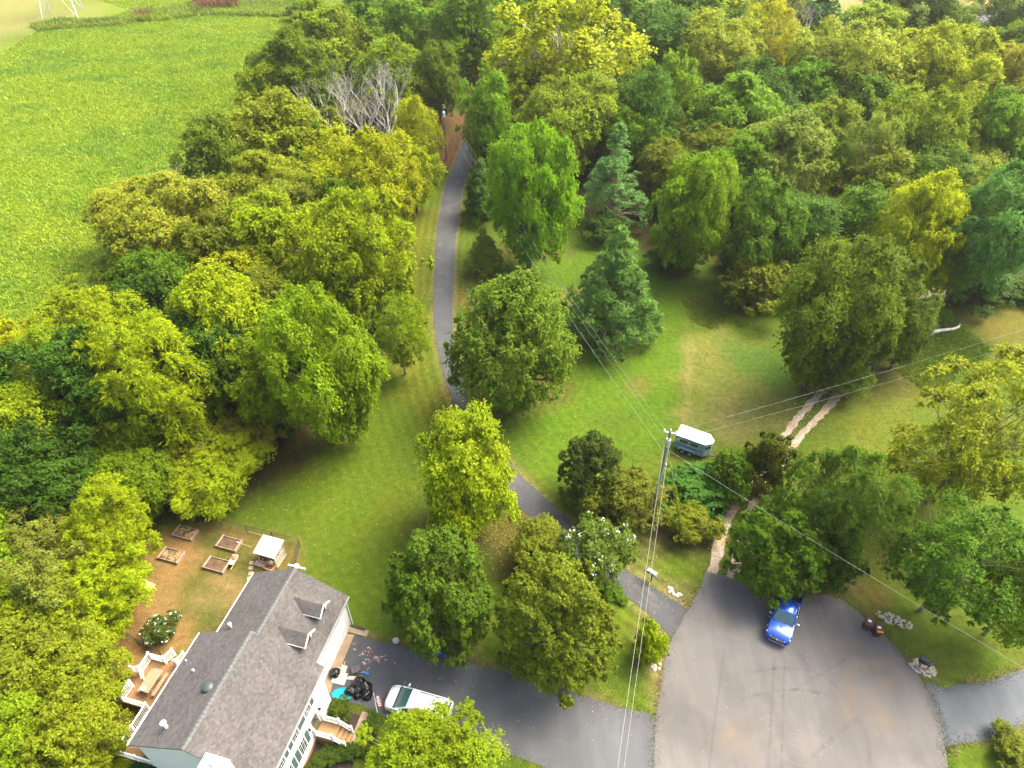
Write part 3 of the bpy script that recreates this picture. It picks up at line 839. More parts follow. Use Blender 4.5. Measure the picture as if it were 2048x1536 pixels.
G_LEFT, G_BACK, G_LAWN = 'trees of the left belt', 'trees of the woods behind', 'trees standing on the lawn'
T = [
 # bottom left corner upwards
 ('broad', 40, 1478, 190, 190, 'mid', 'rounded green tree in the very bottom left corner'),
 ('broad', 140, 1490, 160, 170, 'olive', 'olive green tree at bottom left next to the dark burnt patch'),
 ('large', 138, 1362, 205, 195, 'olive', 'large yellow speckled tree left of the white railed deck'),
 ('broad', 28, 1292, 160, 160, 'lime', 'bright yellow green tree on the left edge level with the deck'),
 ('feather', 200, 1190, 180, 170, 'lime', 'bright feathery tree overhanging the bare soil left of the yard'),
 ('broad', 95, 1165, 175, 190, 'grey', 'pale dull green tree second in from the left edge beside the yard'),
 ('broad', 5, 1190, 120, 180, 'lime', 'yellow green tree cut by the left edge level with the garden beds'),
 ('feather', 206, 1056, 176, 185, 'lime', 'bright yellow green tree just left of the raised garden beds'),
 ('airy', 68, 1078, 150, 140, 'grey', 'thin grey green tree with bare limbs near the left edge'),
 ('broad', 282, 975, 125, 130, 'green', 'mid green tree behind the farthest garden bed'),
 ('feather', 436, 945, 165, 130, 'lime', 'bright green tree with low boughs above the black fence corner'),
 ('broad', 38, 955, 165, 165, 'pale', 'pale yellow tree on the left edge above the thin grey tree'),
 ('broad', 202, 965, 180, 150, 'mid', 'yellow green tree between the pale edge tree and the garden'),
 ('broad', 400, 905, 140, 120, 'olive', 'small olive tree at the inner edge of the left belt'),
 ('shrub', 490, 868, 125, 110, 'brown', 'brown half dead bush at the lawn side of the left belt'),
 ('broad', 235, 892, 200, 170, 'green', 'shaded dark green tree deep inside the left belt'),
 ('broad', 8, 835, 110, 160, 'pale', 'pale crown cut by the left edge halfway up the picture'),
 ('broad', 70, 838, 140, 140, 'lime', 'small lime crown near the left edge halfway up'),
 ('broad', 112, 755, 160, 200, 'mid', 'tall green tree second from the left edge, mid height of picture'),
 ('broad', 18, 705, 140, 140, 'yel', 'yellow crown on the left edge below the meadow'),
 ('feather', 195, 662, 200, 180, 'lime', 'feathery yellow green walnut at the meadow corner of the belt'),
 ('feather', 312, 765, 230, 260, 'lime', 'largest feathery walnut in the middle of the left belt'),
 ('large', 432, 672, 225, 265, 'lime', 'big dense lime tree right of the walnuts'),
 ('broad', 535, 765, 165, 190, 'mid', 'green tree between the big lime tree and the lawn maple'),
 ('large', 655, 728, 232, 300, (.105, .205, .005), 'large fresh green maple at the lawn edge left of the lane'),
 ('broad', 140, 610, 130, 80, 'lime', 'low olive thicket tree at the meadow margin, nearest the left edge'),
 ('broad', 282, 535, 200, 150, 'mid', 'yellow green tree in front of the pale tree by the meadow'),
 ('broad', 258, 435, 140, 125, 'pale', 'pale yellow tree jutting into the meadow'),
 ('large', 345, 462, 235, 210, 'pale', 'broad pale yellow tree at the bend of the meadow edge'),
 ('broad', 482, 582, 170, 165, 'yel', 'yellow olive tree behind the big lime tree'),
 ('airy', 575, 455, 150, 170, 'grey', 'half bare grey green tree in the middle of the belt'),
 ('broad', 425, 325, 150, 170, 'dark', 'dark green round tree at the meadow edge'),
 ('broad', 545, 275, 185, 175, 'olive', 'olive tree with yellow top left of the dead trees'),
 ('large', 535, 388, 215, 170, 'olive', 'wide olive tree in front of the dark round tree'),
 ('large', 728, 372, 200, 210, 'yel', 'brilliant yellow tree in front of the dead trees'),
 ('broad', 828, 345, 88, 135, 'lime', 'narrow lime tree leaning toward the far utility pole'),
 ('broad', 826, 262, 96, 130, 'yel', 'yellow topped tree just left of the far utility pole'),
 ('large', 705, 512, 215, 235, 'lime', 'large lime tree at the left verge of the upper lane'),
 ('broad', 612, 552, 135, 140, 'brown', 'brownish tree behind the green maple'),
 ('broad', 772, 592, 95, 110, 'mid', 'small green tree below the large lime tree at the verge'),
 ('airy', 797, 655, 112, 185, 'mid', 'slim dull green tree alone on the left verge of the lane'),
 ('large', 592, 150, 185, 165, 'dark', 'dark green tree where the belt meets the upper meadow'),
 ('broad', 662, 82, 155, 140, 'olive', 'olive green tree above the dark meadow corner tree'),
 # along the top
 ('broad', 735, 38, 140, 110, 'dark', 'dark tree at the top edge nearest the meadow'),
 ('broad', 805, 55, 145, 130, 'green', 'second dark green tree along the top edge from the meadow'),
 ('broad', 778, 152, 155, 145, 'mid', 'yellow green tree behind the dead trees'),
 ('broad', 880, 28, 140, 110, 'olive', 'third tree along the top edge from the meadow, olive'),
 ('broad', 877, 155, 95, 155, 'dark', 'narrow dark green tree behind the far utility pole'),
 ('broad', 955, 52, 150, 150, 'green', 'fourth tree along the top edge, plain green'),
 ('broad', 1020, 18, 120, 110, 'dark', 'dark tree at the top edge left of the sycamore'),
 ('broad', 968, 225, 130, 170, 'green', 'green tree where the lane enters the woods'),
 ('syc', 1135, 112, 275, 245, 'yel', 'huge yellow sycamore with pale limbs at top centre'),
 ('large', 1130, 252, 200, 190, 'olive', 'olive tree in front of the yellow sycamore'),
 ('broad', 1290, 235, 130, 210, 'deep', 'very dark tree in the gap right of the sycamore'),
 ('broad', 1322, 95, 150, 150, 'deep', 'dark tree behind the gap right of the sycamore'),
 ('broad', 1240, 28, 130, 90, 'dark', 'dark tree on the top edge right of the sycamore'),
 ('broad', 1385, 38, 150, 120, 'dark', 'dark olive tree on the top edge before the tan field'),
 ('broad', 1465, 22, 130, 90, 'yel', 'yellow tinged tree on the top edge beside the tan field'),
 ('large', 1432, 112, 178, 155, 'pale', 'pale feathery crowned tree left of the bare limbed orange tree'),
 ('broad', 1345, 188, 125, 175, 'mid', 'yellow green tree right of the dark gap'),
 ('large', 1460, 240, 200, 175, 'green', 'broad green tree below the pale feathery crown'),
 ('airy', 1535, 82, 115, 140, 'gold', 'orange tinged tree with bare white limbs near the top'),
 ('broad', 1612, 188, 145, 130, (.09, .21, .008), 'fresh green crown below the orange tinged tree'),
 ('darkcone', 1636, 42, 110, 125, 'blue', 'blue green conifer on the top edge'),
 ('broad', 1560, 12, 110, 70, 'mid', 'low green tree on the top edge left of the conifer'),
 ('large', 1702, 135, 205, 175, 'pale', 'large pale yellow crown right of the conifer'),
 ('broad', 1748, 55, 130, 90, 'lime', 'lime tree behind the large pale crown'),
 ('large', 1882, 155, 205, 180, 'yel', 'large bright yellow green crown below the distant house'),
 ('broad', 2008, 155, 120, 130, 'gold', 'orange yellow tree at the right edge below the distant house'),
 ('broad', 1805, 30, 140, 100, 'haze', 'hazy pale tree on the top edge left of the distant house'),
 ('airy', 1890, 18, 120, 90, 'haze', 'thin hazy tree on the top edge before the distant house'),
 ('broad', 1900, 84, 95, 70, 'mid', 'small green tree left of the distant house'),
 ('broad', 2012, 92, 95, 75, 'mid', 'small green tree in front of the distant house on the right'),
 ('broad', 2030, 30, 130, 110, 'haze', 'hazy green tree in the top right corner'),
 ('large', 1562, 318, 195, 190, 'grey', 'grey green weathered tree in the middle of the right woods'),
 ('broad', 1672, 262, 115, 125, 'olive', 'yellow olive crown above the grey green tree'),
 ('airy', 1742, 318, 125, 165, 'grey', 'leaning grey tree with light trunk in the right woods'),
 ('large', 1845, 285, 175, 195, 'olive', 'dark olive crown below the bright yellow green crown'),
 ('broad', 1968, 272, 140, 175, 'green', 'green tree near the right edge below the orange tree'),
 ('broad', 2040, 265, 100, 210, 'gold', 'gold tree cut by the right edge of the woods'),
 ('large', 1378, 418, 160, 235, 'mid', 'vine hung green tree at the front of the right woods'),
 ('broad', 1520, 442, 160, 190, 'dark', 'dark green tree at the woods front behind the bent bush'),
 ('broad', 1702, 448, 150, 165, 'dark', 'dark tree left of the brilliant yellow tree'),
 ('broad', 1605, 470, 150, 150, 'deep', 'deep shaded tree behind the big oak by the track'),
 ('large', 1832, 468, 178, 250, 'yel', 'brilliant yellow round tree behind the gravel track'),
 ('airy', 1902, 522, 110, 135, 'mid', 'leaning slender tree beside the upper gravel track'),
 ('large', 1998, 455, 215, 265, 'blue', 'dark blue green tree on the right edge by the brown field'),
 ('broad', 1790, 380, 130, 130, 'mid', 'green crown behind the brilliant yellow tree'),
 ('broad', 1480, 340, 130, 150, 'green', 'green crown between the vine hung and grey trees'),
 ('broad', 1238, 285, 90, 120, 'green', 'green tree just behind the tall pine'),
 ('broad', 1320, 300, 90, 150, 'dark', 'dark narrow tree behind the tall pine on its right'),
 ('broad', 1650, 350, 110, 130, 'green', 'green tree right of the grey weathered tree'),
 ('broad', 1935, 380, 130, 130, 'olive', 'olive crown above the dark blue green tree'),
 # front of the woods and lawn
 ('large', 1064, 392, 182, 250, (.110, .225, .006), 'full bright green tree right of the upper lane'),
 ('darkcone', 962, 375, 84, 175, 'deep', 'dark evergreen beside the upper lane'),
 ('cone', 967, 500, 76, 88, (.11, .145, .018), 'small thin young pine on the lawn beside the lane'),
 ('pinetop', 1232, 345, 135, 260, 'blue', 'tall blue green pine with bare lower trunk'),
 ('cone', 1230, 572, 178, 238, (.100, .205, .036), 'dense cone shaped pine in the middle of the lawn'),
 ('large', 1015, 680, 240, 272, (.125, .210, .016), 'broad green tree overhanging the bend of the lane'),
 ('broad', 945, 938, 208, 255, 'lime', 'bright yellow green tree covering the lane'),
 ('pear', 877, 1178, 208, 270, 'pear', 'rounded pear tree left of its twin above the driveway'),
 ('pear', 1112, 1238, 222, 300, 'pearl', 'rounded orange tipped pear tree above the driveway, right one'),
 ('broad', 1072, 1092, 118, 112, 'olive', 'small yellowish tree behind the right pear tree'),
 ('pear', 1182, 935, 118, 190, (.065, .105, .014), 'upright dark green tree left of the near utility pole'),
 ('broad', 870, 1512, 208, 160, (.165, .240, .004), 'bright yellow green tree overhanging the white car'),
 ('feather', 1698, 1005, 205, 265, (.095, .175, .018), 'light green airy tree right of the gravel track'),
 ('pear', 1556, 1093, 168, 185, 'green', 'dense dark green round tree over the blue pickup'),
 ('large', 1668, 628, 228, 290, (.115, .175, .012), 'massive olive green tree over the gravel track, taller left crown'),
 ('broad', 1775, 612, 165, 225, (.105, .165, .014), 'olive green tree joined to the right side of the massive tree'),
 ('broad', 1685, 735, 110, 95, 'mid', 'small yellow green tree at the foot of the massive olive tree'),
 ('broad', 1815, 665, 100, 140, (.075, .115, .02), 'green side crown hugging the massive olive tree'),
 ('airy', 1960, 850, 320, 330, (.225, .275, .010), 'loose golden yellow tree at the right edge'),
 ('airy', 1930, 1110, 235, 255, (.075, .165, .010), 'open branched green tree at right beside the road'),
 ('airy', 2055, 1165, 190, 270, 'mid', 'green tree cut by the right edge beside the road'),
]
for a in T:
    k, u, v, w, h, c, lab = a
    grp = G_LAWN if lab in ('x',) else (G_LEFT if u < 900 and v > 130 and 'pear' not in lab and 'car' not in lab else G_BACK if v < 560 else G_LAWN)
    place(k, u, v, w, h, c, lab, grp, var=0 if 'covering the lane' in lab else None)
# second growth and shrubs
Sx = [
 ('shrub', 1252, 1000, 150, 135, (.120, .150, .012), 'arching olive brown shrub left of the near utility pole'),
 ('shrub', 1392, 975, 150, 105, (.05, .15, .012), 'dark green shrub behind the vine covered guy wire'),
 ('shrub', 1468, 950, 100, 105, 'green', 'green shrub in front of the horse trailer nose'),
 ('shrub', 1538, 930, 105, 130, (.095, .120, .010), 'orange speckled shrub between the gravel wheel tracks'),
 ('shrub', 1384, 1045, 105, 90, (.14, .18, .008), 'yellowing shrub at the foot of the guy wire'),
 ('shrub', 1668, 1130, 105, 110, 'dark', 'dark shrub right of the round tree at the road edge'),
 ('shrub', 1300, 1285, 74, 100, 'lime', 'bright little shrub where lane meets the turning circle'),
 ('shrub', 1512, 568, 140, 110, 'olive', 'bent brownish bush at the woods edge beyond the lawn'),
 ('shrub', 1210, 455, 90, 60, 'dark', 'low dark shrub at the foot of the tall pine'),
 ('shrub', 1350, 520, 100, 60, 'deep', 'low shaded shrub under the vine hung tree'),
 ('shrub', 1470, 515, 70, 50, 'deep', 'low shaded shrub left of the bent bush'),
 ('shrub', 1960, 575, 130, 50, 'dark', 'low dark hedge at the top of the brown field, left half'),
 ('shrub', 2050, 580, 110, 50, 'dark', 'low dark hedge at the top of the brown field, right half'),
 ('shrub', 1880, 632, 50, 34, 'green', 'small weed bush at the foot of the leaning tree'),
 ('shrub', 2030, 1500, 95, 80, 'olive', 'rounded garden bush in the bottom right corner'),
 ('shrub', 240, 1528, 70, 50, 'lime', 'bright small bush below the deck corner'),
 ('shrub', 300, 1540, 90, 50, (.02, .075, .03), 'dark blue green bush below the deck against the house'),
 ('shrub', 560, 845, 100, 70, 'dark', 'low shaded shrub under the green maple'),
 ('shrub', 1230, 1185, 50, 40, 'green', 'low weeds at the lane edge under the white myrtle'),
 ('shrub', 620, 20, 90, 40, 'mid', 'green thicket at the top beside the olive tree'),
]
for k, u, v, w, h, c, lab in Sx:
    place(k, u, v, w, h, c, lab, 'shrubs and thickets', vmin=.35)

# understory that fills the woods between the big crowns
ur = np.random.default_rng(31)
BELT = px_poly([(-200, 1020), (60, 920), (310, 640), (430, 430), (530, 290), (600, 150), (660, 190), (640, 300), (760, 420), (740, 540), (650, 640), (560, 860), (420, 960), (300, 1030), (200, 1150), (120, 1450), (-200, 1600)])
WOODS = px_poly([(940, 90), (1250, 60), (1500, 60), (1800, 90), (2250, 160), (2250, 520), (1960, 520), (1880, 500), (1620, 500), (1480, 470), (1330, 470), (1200, 400), (1010, 290)])
BIG = [(o.location.x, o.location.y, o['label']) for o in bpy.data.objects if o.get('category') == 'tree']
used = set()
for poly, n, grp in ((BELT, 46, 'low trees between crowns of the left belt'), (WOODS, 90, 'low trees between crowns of the right woods')):
    lo, hi = poly.min(0), poly.max(0)
    k = tries = 0
    while k < n and tries < 900:
        tries += 1
        p = ur.uniform(lo, hi)
        if sdist(np.array([p[0]]), np.array([p[1]]), poly)[0] < 2: continue
        near = min(BIG, key=lambda b: (b[0] - p[0]) ** 2 + (b[1] - p[1]) ** 2)
        dx_, dy_ = p[0] - near[0], p[1] - near[1]
        if math.hypot(dx_, dy_) < 2.5: continue
        rel = ('right of' if dx_ > 0 else 'left of') if abs(dx_) > abs(dy_) else ('behind' if dy_ > 0 else 'in front of')
        ci = int(ur.integers(0, 6)) if grp.endswith('belt') else int(ur.integers(0, 4))
        words = near[2].split()
        lab = ' '.join(['low', ['green', 'yellow green', 'dark green', 'olive', 'lime', 'bright yellow green'][ci], 'tree', rel, 'the'] + words[:7])
        while lab.split()[-1] in ('the', 'of', 'in', 'at', 'by', 'with', 'and', 'left', 'right', 'on', 'to', 'from', 'behind', 'beside', 'below', 'above', 'between', 'near', 'just', 'toward', 'under', 'over', 'front', 'nearest', 'next'): lab = ' '.join(lab.split()[:-1])
        if (rel, near[2]) in used: continue
        used.add((rel, near[2]))
        ref = SP['broad'][k % 6]
        root = thing('understory_tree', lab, 'tree', (float(p[0]), float(p[1]), 0), float(ur.uniform(0, 6.28)), grp)
        q = float(ur.uniform(.85, 1.4))
        root.scale = (q, q, q * float(ur.uniform(.75, 1.1)))
        link('trunk', ref['trunk'], root)
        c = link('crown', ref['crown'], root)
        c.color = (*(np.array(CLR[['green', 'mid', 'dark', 'olive', 'lime', 'lime'][ci]]) * ur.uniform(.85, 1.1)), 1)
        k += 1

# dead and bare trees
BARE = [make_bare('bare_a', 5, 11, 1.0), make_bare('bare_b', 6, 11, .8), make_bare('bare_c', 9, 11, .7)]
for i, (u, v, ht, k, lab) in enumerate(((735, 352, 24, 0, 'tall pale dead tree, largest of the bare group'), (702, 345, 21, 1, 'pale dead tree left of the tallest bare one'), (785, 340, 22, 2, 'pale dead tree right of the tallest bare one'),
                                        (648, 345, 15, 1, 'slim grey bare tree at the left of the dead group'), (762, 356, 16, 1, 'thin dead tree in front of the tallest bare one'), (378, 470, 15, 2, 'forked bare trunk among the pale yellow trees'), (1548, 165, 21, 2, 'white bare snag among the orange tinged leaves'))):
    p = G(u, v, 0)
    o = thing('dead_tree', lab, 'tree', (float(p[0]), float(p[1]), 0), i * 1.3, 'dead bare trees')
    o.scale = (ht / 11,) * 3
    link('branches', BARE[k], o)
for u, v, h, lab in ((930, 862, 1.0, 'bare twig tips above the bright tree on the lane'),):
    pass

# flowering myrtles: foliage with white blossom
def blossom(ref, n, seed):
    r = np.random.default_rng(seed)
    me = ref['crown']
    co = np.empty(len(me.vertices) * 3, dtype=np.float32)
    me.vertices.foreach_get('co', co)
    co = co.reshape(-1, 3)
    zc = ref['t'] + ref['V']
    rad = np.linalg.norm((co - np.array([0, 0, zc])) / np.array([ref['R'], ref['R'], ref['V']]), axis=1)
    cand = np.where((rad > 0.9) & (co[:, 2] > zc - 0.3 * ref['V']))[0]
    pts = co[r.choice(cand, n)]
    k = np.repeat(np.arange(n), 9)
    c = pts[k] + r.normal(size=(len(k), 3)) * 0.085
    c[:, 2] += 0.05
    nr = unit(r.normal(size=(len(k), 3)) + np.array([0, 0, 1.0]))
    ln = r.uniform(0.08, 0.16, len(k))
    v, q = leaf_quads(c, nr, r.normal(size=(len(k), 3)), ln, ln * 0.8)
    return np_mesh('blossom', v, q, mat('white_blossom', (0.80, 0.78, 0.72), 0.7, 0.08, 6))
m1 = place('shrub', 1192, 1108, 138, 152, (.125, .20, .028), 'crape myrtle with white flowers leaning over the lane', 'white flowering myrtles', 'tree', .8, 1.5, 1, 'crape_myrtle')
link('blossom', blossom(SP['shrub'][1], 30, 3), m1)
m2 = place('shrub', 322, 1256, 68, 58, (.075, .115, .02), 'small crape myrtle with white flowers beside the deck', 'white flowering myrtles', 'tree', .7, 1.0, 1, 'crape_myrtle')
link('blossom', blossom(SP['shrub'][1], 42, 4), m2)

# ---------------------------------------------------------------- meadow grass (nobody could count it)
def scatter(poly, n, seed):
    r = np.random.default_rng(seed)
    lo, hi = poly.min(0), poly.max(0)
    p = r.uniform(lo, hi, (n * 3, 2))
    p = p[sdist(p[:, 0], p[:, 1], poly) > 0][:n]
    return p, r
def blades(p, r, hgt, wid, per, lean=0.45):
    k = np.repeat(np.arange(len(p)), per)
    n = len(k)
    base = np.stack([p[k, 0] + r.normal(0, .28, n), p[k, 1] + r.normal(0, .28, n), np.zeros(n)], 1)
    a = r.uniform(0, 2 * np.pi, n)
    side = np.stack([np.cos(a), np.sin(a), np.zeros(n)], 1) * (wid * r.uniform(.6, 1.4, n))[:, None]
    hh = hgt[k] * r.uniform(.55, 1.2, n)
    tip = base + np.stack([r.normal(-.12, lean, n) * hh, r.normal(-.05, lean, n) * hh, hh], 1)
    v = np.stack([base - side, base + side, tip], 1).reshape(-1, 3)
    return v, np.arange(n * 3).reshape(-1, 3), k
tm = NT('tall_grass')
tc = tm.attr('tint')
tm.base(tc)
tm.set(Roughness=.7)
tr = tm.node('ShaderNodeBsdfTranslucent')
tm.l.new(tc, tr.inputs['Color'])
ms = tm.node('ShaderNodeMixShader')
ms.inputs[0].default_value = .3
tm.l.new(tm.b.outputs[0], ms.inputs[1])
tm.l.new(tr.outputs[0], ms.inputs[2])
tm.l.new(ms.outputs[0], tm.out.inputs['Surface'])
M_TALL = tm.m
def grass_field(poly, n, seed, h0, label, cols, per=5, wid=.10):
    p, r = scatter(poly, n, seed)
    nz, nb = vnoise(p[:, 0], p[:, 1] * 1.25, 4.5, seed), vnoise(p[:, 0], p[:, 1] * 1.5, 24, seed + 1)
    hgt = h0 * (.35 + 1.2 * nz)
    v, q, k = blades(p, r, hgt, wid, per)
    c = np.array(cols[0])[None] * (1 - nb[:, None]) + np.array(cols[1])[None] * nb[:, None]
    w = np.clip((vnoise(p[:, 0], p[:, 1] * 2, 9, seed + 2) - .45) * 3.6, 0, 1)[:, None] * .85
    c = c * (1 - w) + np.array(cols[2])[None] * w
    c = c[k] * r.uniform(.82, 1.2, (len(k), 1))
    w = (r.random(len(k)) < .003)
    c[w] = (.5, .5, .4)
    o = link('tall_grass', np_mesh('tall_grass', v, q, M_TALL, {'tint': np.repeat(c, 3, 0)}))
    return tag(o, label, 'grass', None, 'stuff')
grass_field(MEADOW, 85000, 5, .42, 'tall rough grass covering the meadow at upper left', [(.160, .275, .004), (.240, .310, .006), (.115, .225, .008)], 4, .09)
grass_field(px_poly([(1805, 640), (1920, 650), (1985, 700), (1915, 755), (1850, 780), (1790, 740)]), 1800, 8, .45, 'long grass left uncut round the fallen log', [(.12, .21, .006), (.16, .22, .008), (.10, .18, .008)], 5, .05)
grass_field(px_poly([(1366, 600), (1405, 585), (1440, 605), (1450, 640), (1425, 658), (1385, 645)]), 1500, 9, .28, 'weedy uncut patch on the lawn by the woods', [(.19, .22, .012), (.23, .22, .03), (.13, .19, .012)], 4, .05)

grass_field(px_poly([(62, 52), (100, 44), (150, 40), (260, 40), (262, 50), (180, 54), (80, 62)]), 700, 14, 1.1, 'tall weeds along the edge of the mown far field', [(.15, .22, .01), (.20, .24, .02), (.11, .18, .015)], 7, .16)
grass_field(px_poly([(270, 30), (420, 2), (640, -12), (640, 26), (560, 34), (420, 30), (330, 42), (270, 44)]), 3200, 15, 1.4, 'tall weeds and brush at the far end of the meadow', [(.15, .24, .008), (.22, .26, .02), (.13, .19, .02)], 7, .16)
grass_field(px_poly([(395, 4), (470, -2), (480, 18), (400, 22)]), 420, 16, 2.6, 'red brown brush at the far end of the meadow', [(.14, .05, .03), (.17, .08, .03), (.10, .09, .02)], 7, .16)
grass_field(px_poly([(272, 26), (305, 24), (305, 38), (275, 40)]), 110, 17, 2.2, 'small reddish brush patch beside the mown far field', [(.14, .06, .03), (.16, .10, .03), (.10, .09, .02)], 7, .16)

# rough grass creeping over the asphalt edges, and tufts through the lawn
def tufts(p, r, hgt, wid, per, cols, label):
    v, q, k = blades(p, r, np.full(len(p), hgt), wid, per, .6)
    c = np.array(cols)[r.integers(0, len(cols), len(p))][k] * r.uniform(.75, 1.25, (len(k), 1))
    tag(link('lawn_grass', np_mesh('lawn_grass', v, q, M_TALL, {'tint': np.repeat(c, 3, 0)})), label, 'grass', None, 'stuff')
er = np.random.default_rng(21)
ed = []
for ln_, n_ in ((LANE_L, 1500), (LANE_R, 1500), (CUL[1:9], 900), (CUL[15:23], 900), (DRIVE[:10], 900), (DRIVE2[1:8], 600), (DRIVE2[10:16], 500), (DRIVE[13:19], 300)):
    q_ = np.array(smooth_line(ln_, .3))
    i_ = er.integers(0, len(q_), n_)
    ed.append(q_[i_] + er.normal(0, .13, (n_, 2)))
tufts(np.concatenate(ed), er, .09, .035, 3, [(.085, .11, .01), (.13, .12, .03), (.06, .10, .006), (.17, .14, .05)], 'rough grass fringing the asphalt edges')
LAWN = px_poly([(800, 430), (1180, 480), (1400, 560), (1600, 700), (1850, 740), (1850, 1000), (1760, 1200), (1640, 1000), (1400, 1120), (1380, 1200), (1300, 1430), (800, 1290), (690, 1180), (560, 1060), (780, 760)])
p_, r_ = scatter(LAWN, 26000, 23)
ok = (sdist(p_[:, 0], p_[:, 1], np.array(LANE_L + LANE_R[::-1])) < -.1) & (sdist(p_[:, 0], p_[:, 1], np.array(CUL)) < -.1) & (sdist(p_[:, 0], p_[:, 1], np.array(DRIVE)) < -.1) & (vnoise(p_[:, 0], p_[:, 1], 3.5, 33) > .46)
tufts(p_[ok], r_, .07, .05, 3, [(.055, .105, .005), (.075, .125, .006), (.10, .115, .02), (.045, .09, .006)], 'short clover and grass tufts across the mown lawn')

# fallen leaves on lawn and road edges
rl_ = np.random.default_rng(12)
spots = []
for (u, v, su, sv, n) in ((1020, 1090, 60, 30, 420), (1010, 790, 80, 30, 380), (950, 1060, 60, 30, 260), (1580, 1195, 60, 12, 260), (870, 900, 200, 120, 420), (640, 1000, 120, 90, 220), (1300, 1150, 60, 40, 160), (1690, 790, 60, 30, 160), (1740, 1030, 60, 60, 160), (860, 620, 20, 140, 240), (1100, 1340, 120, 40, 160), (1700, 1400, 160, 110, 120), (1000, 1400, 140, 40, 60)):
    for _ in range(n):
        x, y = G2(rl_.normal(u, su), rl_.normal(v, sv))
        spots.append((x, y, .05))
spots = np.array(spots)
ln = rl_.uniform(.07, .15, len(spots))
v, q = leaf_quads(spots, unit(rl_.normal(size=(len(spots), 3)) * .3 + np.array([0, 0, 1.])), rl_.normal(size=(len(spots), 3)), ln, ln * .6)
tag(link('fallen_leaves', np_mesh('fallen_leaves', v, q, mat('dry_leaf', (.33, .21, .075), .8, .5, 5))), 'dry fallen leaves scattered over lawn and asphalt', 'leaves', None, 'stuff')
# ================================================================ white house
HX, HY, HRZ = -19.1675, 25.3011, R_(-14.853)
def hw(x, y, z=0.0):
    c, s = math.cos(HRZ), math.sin(HRZ)
    return (HX + c * x - s * y, HY + s * x + c * y, z)

def siding(name, col, pitch=0.16):
    t = NT(name)
    sep = t.node('ShaderNodeSeparateXYZ')
    vec = t.coord()
    t.l.new(vec, sep.inputs[0])
    saw = t.math('FRACT', t.math('DIVIDE', sep.outputs[2], pitch))
    c = t.ramp(t.noise(1.2, 4, .6, vec), [(.3, tuple(np.array(col) * .93)), (.7, col)])
    c = t.mix(t.math('MULTIPLY', t.ramp(saw, [(0.0, 1.0), (0.09, 0.0)]), .25), c, tuple(np.array(col) * .6))
    t.base(c)
    t.set(Roughness=.5)
    t.bump(t.math('SUBTRACT', 1.0, saw), .6, .02)
    return t.m
M_SIDE = siding('white_siding', (.74, .74, .72))
M_WHITE = mat('white_vinyl', (.72, .72, .69), .45, .05, 2)
M_WMETAL = mat('galvanised_metal', (.62, .63, .65), .38, .12, 3, metal=.6)
M_GLASS = mat('dark_window_glass', (.03, .045, .04), .10, .2, 1, spec=.8)
M_SHUT = mat('dark_teal_shutter', (.050, .085, .085), .5, .15, 4, .3, stretch=(1, 1, 12))
M_DOOR = mat('dark_olive_door', (.075, .085, .05), .35, .2, 2)
M_BLACK = mat('black_plastic', (.018, .019, .02), .45, .3, 5)
M_DECK = mat('brown_deck_board', (.185, .098, .038), .7, .22, 2.2, .35, stretch=(6, .6, 1), bscale=18)
M_STEP = mat('tan_treads', (.23, .14, .06), .75, .16, 2, .3)
t = NT('foundation_brick')
br = t.node('ShaderNodeTexBrick')
br.inputs['Color1'].default_value = (.27, .12, .06, 1)
br.inputs['Color2'].default_value = (.36, .18, .09, 1)
br.inputs['Mortar'].default_value = (.42, .36, .28, 1)
br.inputs['Scale'].default_value = 4.5
mp = t.node('ShaderNodeMapping')
mp.inputs['Rotation'].default_value = (R_(90), 0, R_(90))
t.l.new(t.coord(), mp.inputs[0])
t.l.new(mp.outputs[0], br.inputs['Vector'])
t.base(br.outputs['Color'])
t.set(Roughness=.9)
M_BRICK = t.m
# shingles: colour held by every tab
t = NT('asphalt_shingle')
c = t.attr('tint')
c = t.mix(1.0, c, t.ramp(t.noise(40, 3, .7, t.coord()), [(.3, .75), (.7, 1.25)]), 'MULTIPLY')
c = t.mix(1.0, c, t.ramp(t.noise(.45, 4, .6, t.coord()), [(.3, .85), (.7, 1.15)]), 'MULTIPLY')
t.base(c)
t.set(Roughness=.92)
t.b.inputs['Specular IOR Level'].default_value = .2
M_SHINGLE = t.m
M_ROOFDECK = mat('roof_underlay', (.09, .085, .085), .9, .2, 4)
PAL = np.array([(.205, .192, .184), (.162, .151, .145), (.235, .221, .212), (.182, .171, .164), (.132, .123, .119)]) * .42

